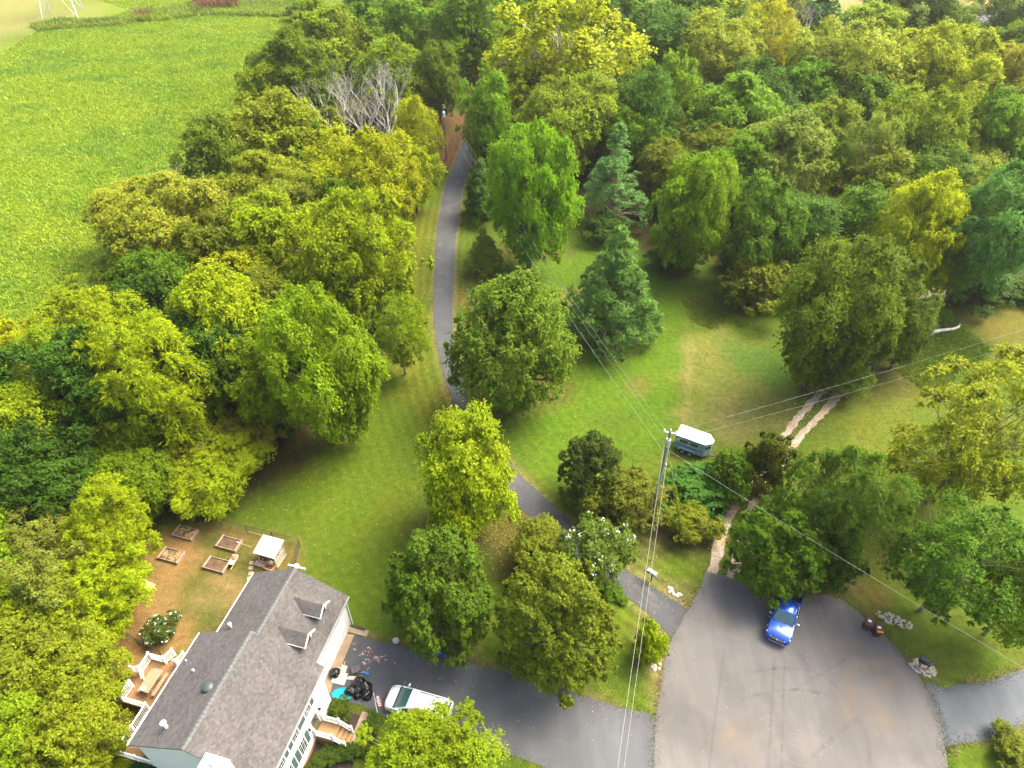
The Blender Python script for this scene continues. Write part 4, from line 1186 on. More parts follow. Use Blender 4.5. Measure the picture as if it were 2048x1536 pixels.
def shingles(p0, U, S, parent, seed, clip=None, tab=.21, expo=.145, name='shingles'):
    """rows of tabs over a slope: p0 eave corner, U along the eave, S up the slope"""
    p0, U, S = map(lambda a: np.array(a, float), (p0, U, S))
    lu, ls = np.linalg.norm(U), np.linalg.norm(S)
    u, s = U / lu, S / ls
    n = np.cross(u, s)
    if n[2] < 0: n = -n
    r = np.random.default_rng(seed)
    V, Q, T = [], [], []
    rows = int(ls / expo)
    for i in range(rows):
        a0, a1 = i * ls / rows, min((i + 1.18) * ls / rows, ls)
        x = -r.uniform(0, tab)
        while x < lu:
            w = tab * r.uniform(.8, 1.2)
            x0, x1 = max(x, 0), min(x + w - .012, lu)
            x += w
            if x1 - x0 < .02: continue
            if clip is not None and clip((x0 + x1) / 2 / lu, (a0 + a1) / 2 / ls): continue
            drop = r.uniform(-.008, .008)
            b = len(V)
            h0, h1 = .024 + r.uniform(0, .008), .012
            for xx, aa, hh in ((x0, a0 + drop, h0), (x1, a0 + drop, h0), (x1, a1, h1), (x0, a1, h1), (x0, a0 + drop, .002), (x1, a0 + drop, .002)):
                V.append(p0 + u * xx + s * aa + n * hh)
            Q += [(b, b + 1, b + 2, b + 3), (b + 4, b + 5, b + 1, b)]
            c = (PAL[r.choice(5, p=[.3, .24, .16, .2, .1])] * .65 + PAL.mean(0) * .35) * r.uniform(.9, 1.1)
            T += [c] * 6
    o = link(name, np_mesh(name, np.array(V), np.array(Q), M_SHINGLE, {'tint': np.array(T)}), parent)
    o['kind'] = 'stuff'
    return o

def roof_slab(parent, x_ridge, z_ridge, x_eave, z_eave, y0, y1, th=.13, name='roof', m=None):
    a = [(x_ridge, y0, z_ridge), (x_eave, y0, z_eave), (x_eave, y1, z_eave), (x_ridge, y1, z_ridge)]
    return MB().hexa([(x, y, z - th) for x, y, z in a], a).build(name, m or M_ROOFDECK, parent)

house = thing('house', 'white sided two storey house with grey shingle roof at lower left', 'house', (HX, HY, 0), HRZ)
OM, WM, ZM, RM, LM = .62, 5.12, 5.94, 8.74, 8.31
WG, ZG, RG, LG = 4.28, 4.17, 6.57, 6.62
km, kg = (RM - ZM) / WM, (RG - ZG) / WG
# walls
def gable_wall(x0, x1, xr, zt, zr, y0, y1, name):
    pr = [(x0, .5), (x1, .5), (x1, zt), (xr, zr), (x0, zt)]
    n = 5
    return MB().add([(x, y0, z) for x, z in pr] + [(x, y1, z) for x, z in pr], [tuple(range(n)), tuple(range(n, 2 * n))[::-1]] + [(i, n + i, n + (i + 1) % n, (i + 1) % n) for i in range(n)]).build(name, M_SIDE, house)
xl, xr_ = OM - WM + .3, OM + WM - .3
gable_wall(xl, xr_, OM, ZM + .3 * km - .16, RM - .16, -LM + .25, -.22, 'wall')
gable_wall(-3.95, 3.95, 0, ZG + .33 * kg - .16, RG - .16, -.3, LG - .25, 'wall')
MB().b2(xl - .03, xr_ + .03, -LM + .22, -.19, -.3, .5).build('foundation', M_BRICK, house)
MB().b2(-3.97, 3.90, -.3, LG - .23, -.3, .5).build('foundation', M_WHITE, house)
# main roof and garage roof
rf = roof_slab(house, OM, RM, OM + WM, ZM, -LM, 0)
shingles((OM + WM, -LM, ZM), (0, LM, 0), (-WM, 0, RM - ZM), rf, 1)
rf2 = roof_slab(house, OM, RM, OM - WM, ZM, -LM, 0)
shingles((OM - WM, -LM, ZM), (0, LM, 0), (WM, 0, RM - ZM), rf2, 2)
gf = roof_slab(house, 0, RG, WG, ZG, -.2, LG)
shingles((WG, .0, ZG), (0, LG, 0), (-WG, 0, RG - ZG), gf, 3)
gf2 = roof_slab(house, 0, RG, -WG, ZG, -.2, LG)
shingles((-WG, 0, ZG), (0, LG, 0), (WG, 0, RG - ZG), gf2, 4)
M_CAP = mat('ridge_cap_shingle', (.085, .092, .090), .9, .25, 6)
def ridge(xr, zr, y0, y1, parent, k):
    mb = MB()
    n = int((y1 - y0) / .28)
    for i in range(n):
        a, b = y0 + i * (y1 - y0) / n, y0 + (i + .93) * (y1 - y0) / n
        h0, h1 = .055, .04
        mb.add([(xr - .17, a, zr - .17 * k + h0), (xr, a, zr + h0), (xr + .17, a, zr - .17 * k + h0), (xr - .17, b, zr - .17 * k + h1), (xr, b, zr + h1), (xr + .17, b, zr - .17 * k + h1)], [(0, 1, 4, 3), (1, 2, 5, 4), (0, 2, 1)])
    o = mb.build('ridge_cap', M_CAP, parent)
    o['kind'] = 'stuff'
ridge(OM, RM, -LM, 0, rf, km)
ridge(0, RG, .0, LG, gf, kg)
# gutters, fascias and rake boards
for x, z, y0, y1 in ((OM - WM - .06, ZM - .07, -LM, 0), (OM + WM + .06, ZM - .07, -LM, 0), (-WG - .06, ZG - .07, 0, LG), (WG + .06, ZG - .07, .0, LG)):
    MB().b2(x - .055, x + .055, y0, y1, z - .06, z + .055).build('gutter', M_WHITE if x < 0 else mat('dark_drip_edge', (.2, .2, .2), .5, .1), house)
def rake(xr, zr, xe, ze, y, name='rake_board'):
    MB().hexa([(xr, y - .02, zr - .26), (xe, y - .02, ze - .26), (xe, y + .02, ze - .26), (xr, y + .02, zr - .26)], [(xr, y - .02, zr - .015), (xe, y - .02, ze - .015), (xe, y + .02, ze - .015), (xr, y + .02, zr - .015)]).build(name, M_WHITE, house)
for s in (-1, 1):
    rake(OM, RM - .1, OM + s * WM, ZM - .1, -LM + .04)
    rake(OM, RM - .1, OM + s * WM, ZM - .1, -.04)
    rake(0, RG - .1, s * WG, ZG - .1, LG - .04)
MB().box((0.1, LG + .16, RG - .05), (1.5, .10, .14)).lathe((.1, LG + .17, RG - .05), [(.16, 0), (.22, .1), (.16, .24), (.05, .3)], 12).build('gable_ornament', M_WHITE, house, 40)
for x, y in ((OM - WM + .12, -.2), (WG - .2, LG - .2)):
    MB().rod((x, y, 0), (x, y, 3.9), .045, 8).build('downspout', M_WHITE, house)
# dormers on the garage roof
for yc in (4.45, 1.95):
    dm = MB().hexa([(1.6, yc - .62, 4.5), (3.22, yc - .62, 4.5), (3.22, yc + .62, 4.5), (1.6, yc + .62, 4.5)], [(1.6, yc - .62, 5.52), (3.22, yc - .62, 5.52), (3.22, yc + .62, 5.52), (1.6, yc + .62, 5.52)]).add(
        [(1.6, yc - .62, 5.52), (3.22, yc - .62, 5.52), (3.22, yc, 5.95), (1.6, yc, 5.95), (3.22, yc + .62, 5.52), (1.6, yc + .62, 5.52)], [(0, 1, 2, 3), (4, 5, 3, 2), (1, 4, 2)]).build('dormer', M_SIDE, house)
    zr, ze, hwid, x0r, x0e, x1 = 6.07, 5.46, .80, .90, 1.98, 3.47
    for s in (-1, 1):
        a = [(x0r, yc, zr), (x1, yc, zr), (x1, yc + s * hwid, ze), (x0e, yc + s * hwid, ze)]
        MB().hexa([(x, y, z - .08) for x, y, z in a], a).build('dormer_roof', M_ROOFDECK, dm)
        shingles((x0r, yc + s * hwid, ze), (x1 - x0r, 0, 0), (0, -s * hwid, zr - ze), dm, 20 + int(yc * 3) + s, clip=lambda fu, fs: fu * (x1 - x0r) < (1 - fs) * (x0e - x0r) - .05, name='dormer_shingles')
        MB().hexa([(x1 + .005, yc, zr - .2), (x1 + .005, yc + s * hwid, ze - .2), (x1 + .05, yc + s * hwid, ze - .2), (x1 + .05, yc, zr - .2)],
                  [(x1 + .005, yc, zr + .02), (x1 + .005, yc + s * hwid, ze + .02), (x1 + .05, yc + s * hwid, ze + .02), (x1 + .05, yc, zr + .02)]).build('trim_board', M_WHITE, dm)
        if s < 0: MB().box(((x0e + x1) / 2, yc + s * (hwid + .02), ze - .05), (x1 - x0e, .04, .09)).build('trim_board', M_WHITE, dm)
    MB().box((3.24, yc, 5.05), (.06, .86, .78)).build('window_frame', M_WHITE, dm)
    MB().box((3.262, yc, 5.05), (.03, .68, .60)).build('pane', M_GLASS, dm)
# windows of the street side
def window(y, z0, z1, w, lattice=True):
    x = xr_
    f = MB().b2(x - .05, x + .05, y - w / 2 - .07, y + w / 2 + .07, z0 - .07, z1 + .07).build('window', M_WHITE, house)
    MB().b2(x + .03, x + .056, y - w / 2, y + w / 2, z0, (z0 + z1) / 2 - .02).build('pane', M_GLASS, f)
    MB().b2(x + .03, x + .056, y - w / 2, y + w / 2, (z0 + z1) / 2 + .02, z1).build('pane', M_GLASS, f)
    for k in (-1, 1):
        MB().b2(x + .057, x + .066, y + k * w / 6 - .006, y + k * w / 6 + .006, z0, z1).build('muntin', M_WHITE, f)
    for k in (.25, .75):
        MB().b2(x + .057, x + .065, y - w / 2, y + w / 2, z0 + (z1 - z0) * k - .006, z0 + (z1 - z0) * k + .006).build('muntin', M_WHITE, f)
    for s in (-1, 1):
        MB().b2(x - .02, x + .045, y + s * (w / 2 + .30) - .19, y + s * (w / 2 + .30) + .19, z0 - .05, z1 + .05).build('shutter', M_SHUT, house)
for y in (-2.70, -4.46, -6.36): window(y, 4.2, 5.45, .74)
for y in (-4.30, -6.18): window(y, 1.55, 3.05, .78)
dr = MB().b2(xr_ - .05, xr_ + .04, -2.98, -1.98, .88, 3.12).build('front_door', M_WHITE, house)
MB().b2(xr_ + .03, xr_ + .065, -2.88, -2.08, .95, 3.02).build('door_leaf', M_DOOR, dr)
MB().b2(xr_ + .05, xr_ + .072, -2.74, -2.22, 2.1, 2.85).build('pane', M_GLASS, dr)
MB().lathe((xr_ + .09, -2.18, 1.9), [(.03, 0), (.035, .05), (.02, .08)], 8).build('door_knob', M_BLACK, dr)
for y in (-1.72, -3.26):
    lm = MB().box((xr_ + .05, y, 2.72), (.1, .1, .12)).lathe((xr_ + .13, y, 2.42), [(.05, 0), (.09, .05), (.09, .26), (.03, .36)], 8).build('wall_lantern', M_BLACK, house)
    MB().lathe((xr_ + .13, y, 2.46), [(.095, 0), (.096, .17)], 8).build('lantern_glass', mat('frosted_glass', (.6, .6, .55), .3, .1), lm)
gd = MB().b2(3.93, 3.99, 1.05, 5.75, .02, 2.55).build('garage_door', M_WHITE, house)
for k in range(4):
    for j in range(6):
        MB().b2(3.985, 4.012, 1.25 + j * .74, 1.25 + j * .74 + .62, .12 + k * .61, .12 + k * .61 + .46).build('panel', M_SIDE, gd)
# chimney chase and roof fittings
ch = MB().b2(2.13, 3.70, -8.85, -8.335, 0, 8.45).build('chimney', M_SIDE, house)
MB().b2(2.05, 3.78, -8.95, -8.0, 8.45, 8.53).build('chase_cover', M_WMETAL, ch)
MB().b2(2.13, 3.70, -8.334, -8.02, 6.2, 8.45).build('chase_side', M_SIDE, ch)
MB().lathe((2.92, -8.45, 8.53), [(.16, 0), (.16, .28), (.25, .28), (.25, .42), (.2, .5), (.02, .53)], 16).build('flue_cap', mat('white_metal', (.72, .72, .70), .4, .1), ch, 40)
zroof = lambda x: RM - abs(x - OM) * km
for x, y, h, rr_, nm in ((-4.0, -2.3, .3, .05, 'vent_pipe'), (-2.62, -3.07, .35, .07, 'vent_pipe'), (-1.9, -7.02, .75, .12, 'flue_pipe')):
    p = MB().lathe((x, y, zroof(x) - .1), [(rr_ * 1.5, 0), (rr_, .15), (rr_, h)], 12).build(nm, mat('white_metal', (.72, .72, .70), .4, .1), rf2, 40)
    if h > .5: MB().lathe((x, y, zroof(x) + h - .1), [(.13, 0), (.2, .03), (.2, .1), (.03, .17)], 14).build('rain_cap', mat('white_metal', (.72, .72, .70)), rf2, 40)
MB().lathe((-3.08, 1.48, RG - 3.08 * kg - .1), [(.12, 0), (.075, .12), (.075, .55), (.13, .55), (.13, .66), (.02, .7)], 12).build('flue_pipe', mat('white_metal', (.72, .72, .70)), gf2, 40)
MB().lathe((-.28, -4.27, zroof(-.28) - .08), [(.3, 0), (.24, .12), (.24, .2), (.36, .22), (.36, .3), (.2, .38), (.02, .4)], 20).build('roof_ventilator', mat('dark_ventilator', (.035, .05, .05), .4, .2), rf2, 40)

# ---------------------------------------------------------------- back deck with its railings
deck = thing('wooden_deck', 'brown board deck with white railings behind the white house', 'deck', (HX, HY, 0), HRZ)
ZD = .95
def boards(x0, x1, y0, y1, par):
    n = int(round((x1 - x0) / .145))
    w = (x1 - x0) / n
    me = MB().box((0, 0, 0), (w - .012, y1 - y0, .035)).mesh('floor_board', M_DECK)
    for i in range(n):
        link('floor_board', me, par, (x0 + (i + .5) * w, (y0 + y1) / 2, ZD - .018 + .0015 * (i % 3)))
boards(-9.98, -4.25, -4.55, -.93, deck)
boards(-7.65, -4.25, -7.95, -4.56, deck)
M_SKIRT = mat('red_brown_skirt', (.20, .085, .04), .8, .2, 2)
for x0, x1, y0, y1 in ((-9.99, -9.93, -4.55, -.93), (-9.93, -7.6, -4.58, -4.52), (-7.67, -7.61, -7.95, -4.58), (-7.6, -4.25, -8.0, -7.94), (-9.93, -4.25, -.95, -.89)):
    MB().b2(x0, x1, y0, y1, .66, ZD - .04).build('rim_joist', M_SKIRT, deck)
for x, y in ((-9.9, -1.0), (-9.9, -2.15), (-9.9, -3.3), (-9.9, -4.45), (-7.6, -4.5), (-7.55, -6.2), (-7.55, -7.85), (-5.5, -7.85), (-7.5, -1.0)):
    MB().b2(x - .07, x + .07, y - .07, y + .07, 0, .66).build('support_post', M_SKIRT, deck)
BAL = MB().box((0, 0, .5), (.045, .045, 1.0)).mesh('baluster', M_WHITE)
POST = MB().box((0, 0, .54), (.13, .13, 1.08)).box((0, 0, 1.10), (.17, .17, .04)).hexa([(-.075, -.075, 1.12), (.075, -.075, 1.12), (.075, .075, 1.12), (-.075, .075, 1.12)], [(-.01, -.01, 1.18), (.01, -.01, 1.18), (.01, .01, 1.18), (-.01, .01, 1.18)]).mesh('post', M_WHITE)
def railing(par, a, b, z0=ZD, z1=None, posts=(1, 1), h=.98):
    """balustrade from a to b; z0, z1 floor heights at its ends"""
    z1 = z0 if z1 is None else z1
    a3, b3 = Vector((*a, z0)), Vector((*b, z1))
    d = b3 - a3
    rl = MB()
    ang = math.atan2(d.y, d.x)
    sl = math.atan2(d.z, math.hypot(d.x, d.y))
    m = (a3 + b3) / 2
    r = rl.box((m.x, m.y, m.z + h), (d.length, .09, .06), ang, 0, -sl).build('railing', M_WHITE, par)
    MB().box((m.x, m.y, m.z + .12), (d.length, .06, .06), ang, 0, -sl).build('bottom_rail', M_WHITE, r)
    n = max(2, int(math.hypot(d.x, d.y) / .125))
    for i in range(1, n):
        p = a3 + d * (i / n)
        o = link('baluster', BAL, r, (p.x, p.y, p.z + .13), (0, 0, ang))
        o.scale = (1, 1, h - .16)
    for k, p in ((0, a3), (1, b3)):
        if posts[k]: link('post', POST, r, p, (0, 0, ang))
    return r
railing(deck, (-9.92, -1.0), (-9.92, -2.15))
railing(deck, (-9.92, -3.3), (-9.92, -4.5))
railing(deck, (-9.92, -4.5), (-7.6, -4.5), posts=(0, 1))
railing(deck, (-7.6, -4.5), (-7.6, -6.2), posts=(0, 1))
railing(deck, (-7.6, -6.2), (-7.6, -7.9), posts=(0, 1))
railing(deck, (-7.6, -7.9), (-6.0, -7.9), posts=(0, 1))
railing(deck, (-6.0, -7.9), (-4.3, -7.9), posts=(0, 0))
railing(deck, (-9.92, -1.0), (-8.6, -1.0), posts=(0, 1))
railing(deck, (-7.55, -1.0), (-6.0, -1.0), posts=(1, 1))
railing(deck, (-9.92, -2.15), (-10.95, -2.15), ZD, ZD - .55, (0, 1))
railing(deck, (-9.92, -3.3), (-10.95, -3.3), ZD, ZD - .55, (0, 1))
railing(deck, (-8.6, -1.0), (-8.6, -.05), ZD, ZD - .5, (0, 1))
railing(deck, (-7.55, -1.0), (-7.55, -.05), ZD, ZD - .5, (0, 1))
g = railing(deck, (-9.82, -2.25), (-9.15, -2.85), ZD + .03, None, (0, 0), .9)
g.name = 'gate'
for i in range(3):
    MB().b2(-10.0 - .34 * (i + 1), -10.0 - .34 * i + .02, -3.25, -2.2, ZD - .27 * (i + 1) - .04, ZD - .27 * (i + 1)).build('stair_tread', M_DECK, deck)
    MB().b2(-8.55, -7.6, -.92 + .32 * i, -.92 + .32 * (i + 1) + .02, ZD - .27 * (i + 1) - .04, ZD - .27 * (i + 1)).build('stair_tread', M_DECK, deck)
# picnic table standing on the deck
pt = thing('picnic_table', 'weathered grey wooden picnic table on the deck', 'table', hw(-8.40, -2.75, ZD + .002), HRZ)
M_GREYWOOD = mat('weathered_wood', (.23, .175, .105), .8, .25, 2, .4, stretch=(8, .5, 1))
for i in range(5):
    MB().box((-.30 + i * .15, 0, .74), (.142, 1.85, .035)).build('table_plank', M_GREYWOOD, pt)
for s in (-1, 1):
    for k in (0, 1):
        MB().box((s * (.56 + k * .145), 0, .44), (.135, 1.85, .035)).build('bench_plank', M_GREYWOOD, pt)
    MB().box((0, s * .65, .40), (1.4, .04, .09)).build('cross_beam', M_GREYWOOD, pt)
    MB().box((0, s * .65, .70), (.72, .04, .05)).build('top_batten', M_GREYWOOD, pt)
    for q in (-1, 1):
        MB().tube([(q * .22, s * .61, .70), (q * .60, s * .61, .0)], .042, 4).build('leg', M_GREYWOOD, pt)
def lump(name, mt, parent, loc, dims, seed, n=2, amp=.22, detail=3.0):
    """crumpled rounded body"""
    bm = bmesh.new()
    bmesh.ops.create_icosphere(bm, subdivisions=n + 1, radius=1)
    r = np.random.default_rng(seed)
    ph = r.uniform(0, 6.28, (6, 3))
    fr = r.normal(size=(6, 3)) * detail
    for v in bm.verts:
        f = sum(math.sin(v.co.dot(Vector(fr[i])) + ph[i][0]) for i in range(6)) / 6
        c = v.co * (1 + amp * f + amp * .4 * abs(math.sin(7 * f + 3 * v.co.z)))
        v.co = Vector((c.x * dims[0], c.y * dims[1], max(c.z, -.55) * dims[2] + .55 * dims[2]))
    for f in bm.faces: f.smooth = True
    me = bpy.data.meshes.new(name)
    bm.to_mesh(me)
    bm.free()
    me.materials.append(mt)
    return link(name, me, parent, loc)
tag(lump('cloth', mat('white_cloth', (.78, .77, .72), .8, .08), None, hw(-8.62, -3.48, ZD + .762), (.22, .16, .07), 3), 'white folded cloth on the near end of the picnic table', 'cloth')

# ---------------------------------------------------------------- front stoop, walk, planting
stoop = thing('front_stoop', 'tan front steps with white railings at the house door', 'steps', (HX, HY, 0), HRZ)
MB().b2(5.49, 6.95, -2.95, -1.85, 0, .84).build('brick_base', M_BRICK, stoop)
MB().b2(5.49, 7.0, -3.0, -1.8, .84, .9).build('landing', M_STEP, stoop)
for i in range(3):
    MB().b2(7.0 + .31 * i, 7.0 + .31 * (i + 1), -2.95, -1.85, 0, .66 - .22 * i).build('step', M_STEP, stoop)
for y in (-1.82, -2.98):
    railing(stoop, (5.55, y), (6.95, y), .9, .9, (1, 1), .9)
    railing(stoop, (6.95, y), (7.85, y), .9, .12, (0, 1), .9)
walk = thing('front_walk', 'tan concrete walk from the driveway to the front steps', None, (HX, HY, 0), HRZ)
walk['kind'] = 'structure'
for x0, x1, y0, y1 in ((7.88, 8.62, -.98, -.15), (7.88, 8.62, -1.86, -1.0), (7.95, 8.62, -3.15, -1.88)):
    MB().b2(x0, x1, y0, y1, -.05, .05).build('slab', mat('pink_tan_concrete', (.26, .185, .125), .85, .14, 1.5, .2), walk)
MB().prism([hw(*p)[:2] for p in ((5.5, -.3), (7.8, -.5), (7.85, -1.78), (5.5, -1.78))], .002, .012).build('mulch_bed', mat('dark_mulch', (.035, .024, .016), .95, .5, 12, .8)).__setitem__('kind', 'structure')
MB().prism([hw(*p)[:2] for p in ((5.5, -3.1), (8.7, -3.2), (9.1, -5.5), (8.5, -9), (5.5, -9))], .002, .012).build('mulch_bed', MATS['dark_mulch']).__setitem__('kind', 'structure')
place('shrub', 676, 1418, 48, 44, (.075, .12, .01), 'round clipped bush between the driveway and the front steps', None, None, .6, 1.1, 0)
for i, (u, v, lab) in enumerate(((750, 1440, 'hedge bush at the driveway end of the low hedge'), (742, 1459, 'second hedge bush from the driveway end'), (733, 1478, 'hedge bush beside the lower end of the front walk'), (724, 1497, 'hedge bush at the corner of the low hedge'),
                                 (702, 1503, 'hedge bush just below the front steps'), (679, 1505, 'hedge bush under the left stair rail'), (658, 1508, 'hedge bush below the brick stoop side'), (640, 1522, 'hedge bush nearest the house wall'), (625, 1545, 'hedge bush cut by the bottom edge by the wall'))):
    place('hedge', u, v, 36, 34, (.062, .112, .010), lab, 'low hedge bushes by the front steps', None, .6, 1.2)
tag(MB().b2(-.9, .9, -.28, .28, -.02, .06).build('concrete_pad', M_CONC, None, loc=(*G2(716, 1263), 0), rot=(0, 0, HRZ)), 'small concrete pad at the garage corner', 'pad')
tag(MB().box((0, 0, .1), (1.3, .10, .09)).box((.1, .12, .08), (1.1, .05, .06)).build('gutter_piece', M_BLACK, None, loc=(*G2(716, 1257), .03), rot=(0, 0, HRZ - .05)), 'dark gutter offcut lying on the concrete pad', 'gutter')
tag(lump('rock', mat('grey_boulder', (.38, .35, .31), .9, .25, 3, .6), None, (*G2(792, 1283), 0), (.30, .26, .22), 8, 2, .15, 2.0), 'single grey boulder at the edge of the driveway', 'rock')
# ================================================================ vehicles
def paint_mat(name, col, flake=.0, rough=.22):
    t = NT(name)
    vec = t.coord()
    c = np.array(col)
    t.base(t.ramp(t.noise(1.3, 5, .65, vec), [(.3, tuple(c * .88)), (.7, tuple(np.minimum(c * 1.08, .9)))]))
    t.l.new(t.ramp(t.noise(5, 5, .7, vec), [(.3, rough * .7), (.75, rough * 1.8)]), t.b.inputs['Roughness'])
    t.set(Metallic=flake)
    t.b.inputs['Coat Weight'].default_value = .6
    t.b.inputs['Coat Roughness'].default_value = .08
    return t.m
M_BLUE = paint_mat('metallic_blue_paint', (.004, .065, .36), .35, .25)
M_WPAINT = paint_mat('white_car_paint', (.60, .62, .62), .0, .3)
M_CHROME = mat('chrome', (.75, .75, .75), .15, .1, 3, metal=1.0)
M_TYRE_ = mat('tyre_rubber', (.022, .022, .023), .85, .3, 8)
M_TINT = mat('teal_tinted_glass', (.012, .065, .062), .05, .2, 1, spec=1.0, coat=1.0)
M_LAMP = mat('headlamp_lens', (.72, .74, .74), .12, .1, 4)
M_RIM = mat('alloy_rim', (.45, .45, .46), .35, .2, 4, metal=.8)

def ring(x, hb, hm, ht, z0, zm, zt, crown=.04):
    h = [(-hb, z0), (-hm, z0 + (zm - z0) * .5), (-hm, zm), (-ht, zt), (-ht * .55, zt + crown), (ht * .55, zt + crown), (ht, zt), (hm, zm), (hm, z0 + (zm - z0) * .5), (hb, z0)]
    return [(x, y, z) for y, z in h]
def panel(par, q, inset, off, name, m):
    q = [Vector(p) for p in q]
    c = sum(q, Vector()) / 4
    n = (q[1] - q[0]).cross(q[3] - q[0]).normalized()
    a = [p + (c - p) * inset + n * off for p in q]
    return MB().hexa([p - n * .02 for p in a], a).build(name, m, par)
def wheel(par, x, y, r, w):
    t_ = MB().tube([(x, y - w / 2, r), (x, y - w / 2 + .03, r), (x, y + w / 2 - .03, r), (x, y + w / 2, r)], [r * .92, r, r, r * .92], 22).build('wheel', M_TYRE_, par, 40)
    s = 1 if y > 0 else -1
    MB().tube([(x, y + s * (w / 2 - .02), r), (x, y + s * (w / 2 + .012), r)], [r * .66, r * .6], 16).build('rim', M_RIM, t_)

# --- blue crew cab pickup
tr_ = thing('pickup_truck', 'bright blue crew cab pickup parked nose out under the round tree', 'truck', (23.35, 31.16, .035), R_(-120))
MB().loft([ring(2.92, .78, .84, .80, .46, .72, .98), ring(2.78, .92, .96, .89, .40, .8, 1.09), ring(2.3, .95, 1.0, .92, .38, .86, 1.17), ring(1.35, .96, 1.01, .94, .36, .92, 1.24),
           ring(.4, .96, 1.01, .94, .36, .92, 1.27, .02), ring(-.95, .96, 1.01, .94, .36, .92, 1.28, .02)]).build('body', M_BLUE, tr_, 35)
gb, gt = [(1.42, -.88, 1.24), (1.42, .88, 1.24), (-.92, .90, 1.27), (-.92, -.90, 1.27)], [(.66, -.70, 1.88), (.66, .70, 1.88), (-.60, .72, 1.90), (-.60, -.72, 1.90)]
MB().loft([[(1.42, -.88, 1.22), (1.42, .88, 1.22), (-.92, .90, 1.25), (-.92, -.90, 1.25)], [(.74, -.73, 1.80), (.74, .73, 1.80), (-.66, .75, 1.82), (-.66, -.75, 1.82)], [(.58, -.66, 1.90), (.58, .66, 1.90), (-.55, .68, 1.92), (-.55, -.68, 1.92)]]).build('cab', M_BLUE, tr_, 50, .05)
wsq = [(1.42, .84, 1.25), (1.42, -.84, 1.25), (.74, -.70, 1.80), (.74, .70, 1.80)]
panel(tr_, wsq[::-1], .04, .03, 'windshield', M_TINT)
panel(tr_, [(-.93, -.82, 1.30), (-.93, .82, 1.30), (-.67, .68, 1.78), (-.67, -.68, 1.78)], .12, .03, 'rear_window', M_TINT)
for s in (-1, 1):
    for xa, xb, xc, xd in ((1.18, .38, .38, .68), (.30, -.66, -.56, .30)):
        q = [(xa, s * .89, 1.28), (xb, s * .895, 1.29), (xc, s * .765, 1.76), (xd, s * .755, 1.76)]
        panel(tr_, q if s > 0 else q[::-1], .06, .03, 'side_window', M_TINT)
    MB().box((1.15, s * 1.12, 1.34), (.16, .28, .24)).build('mirror', M_CHROME, tr_, 40, .04)
    for x in (.22, -.72): MB().box((x, s * 1.03, 1.08), (.2, .04, .05)).build('door_handle', M_CHROME, tr_)
    MB().hexa([(2.60, s * .94, .84), (2.93, s * .55, .80), (2.93, s * .55, .98), (2.60, s * .94, 1.06)], [(2.66, s * .985, .85), (2.965, s * .55, .82), (2.965, s * .55, .97), (2.66, s * .985, 1.04)]).build('headlight', M_LAMP, tr_)
    MB().b2(-2.86, -.96, s * .985 - .075, s * .985 + .02, .42, 1.34).build('bed_side', M_BLUE, tr_, 40, .03)
    MB().box((-.2, s * 1.04, .42), (2.3, .12, .06)).build('running_board', M_CHROME, tr_)
    for x in (1.95, -1.85):
        wheel(tr_, x, s * .87, .41, .28)
        MB().tube([(x + .52 * math.cos(a), s * 1.0, .42 + .50 * math.sin(a)) for a in np.linspace(0.05, math.pi - .05, 9)], .05, 6).build('wheel_arch', M_BLUE, tr_)
MB().b2(-2.84, -.97, -.92, .92, .66, .74).build('bed_floor', mat('black_bedliner', (.025, .027, .03), .8, .3, 6, .3), tr_)
for i in range(7): MB().b2(-2.80, -1.05, -.8 + i * .25, -.72 + i * .25, .741, .762).build('bed_rib', MATS['black_bedliner'], tr_)
MB().b2(-2.92, -2.84, -.93, .93, .5, 1.32).build('tailgate', M_BLUE, tr_, 40, .02)
MB().b2(-1.02, -.955, -.93, .93, .5, 1.32).build('bed_front', M_BLUE, tr_)
MB().box((2.97, 0, .86), (.06, 1.06, .26)).build('grille', M_BLACK, tr_)
for z in (.80, .92): MB().box((3.0, 0, z), (.03, 1.02, .05)).build('grille_bar', M_CHROME, tr_)
MB().box((3.0, 0, .86), (.04, .10, .24)).build('grille_bar', M_CHROME, tr_)
MB().hexa([(2.75, -.98, .42), (3.04, -.62, .42), (3.04, .62, .42), (2.75, .98, .42)], [(2.75, -.98, .66), (3.06, -.62, .66), (3.06, .62, .66), (2.75, .98, .66)]).build('front_bumper', M_BLUE, tr_, 40, .03)
MB().box((3.06, 0, .58), (.05, 1.3, .10)).build('bumper_strip', M_CHROME, tr_)
MB().box((-2.99, 0, .55), (.14, 1.8, .2)).build('rear_bumper', M_CHROME, tr_, 40, .02)

MB().box((1.44, 0, 1.262), (.16, 1.66, .03)).build('wiper_cowl', M_BLACK, tr_)
for s in (-1, 1):
    for x in (1.28, .33, -.62): MB().box((x, s * 1.012, .85), (.02, .012, .72)).build('door_gap', M_BLACK, tr_)
    MB().box((2.05, s * .70, 1.205), (1.3, .02, .02)).build('hood_seam', M_BLACK, tr_)
    MB().box((0, s * .60, 1.925), (1.05, .025, .015)).build('roof_seam', M_BLACK, tr_)

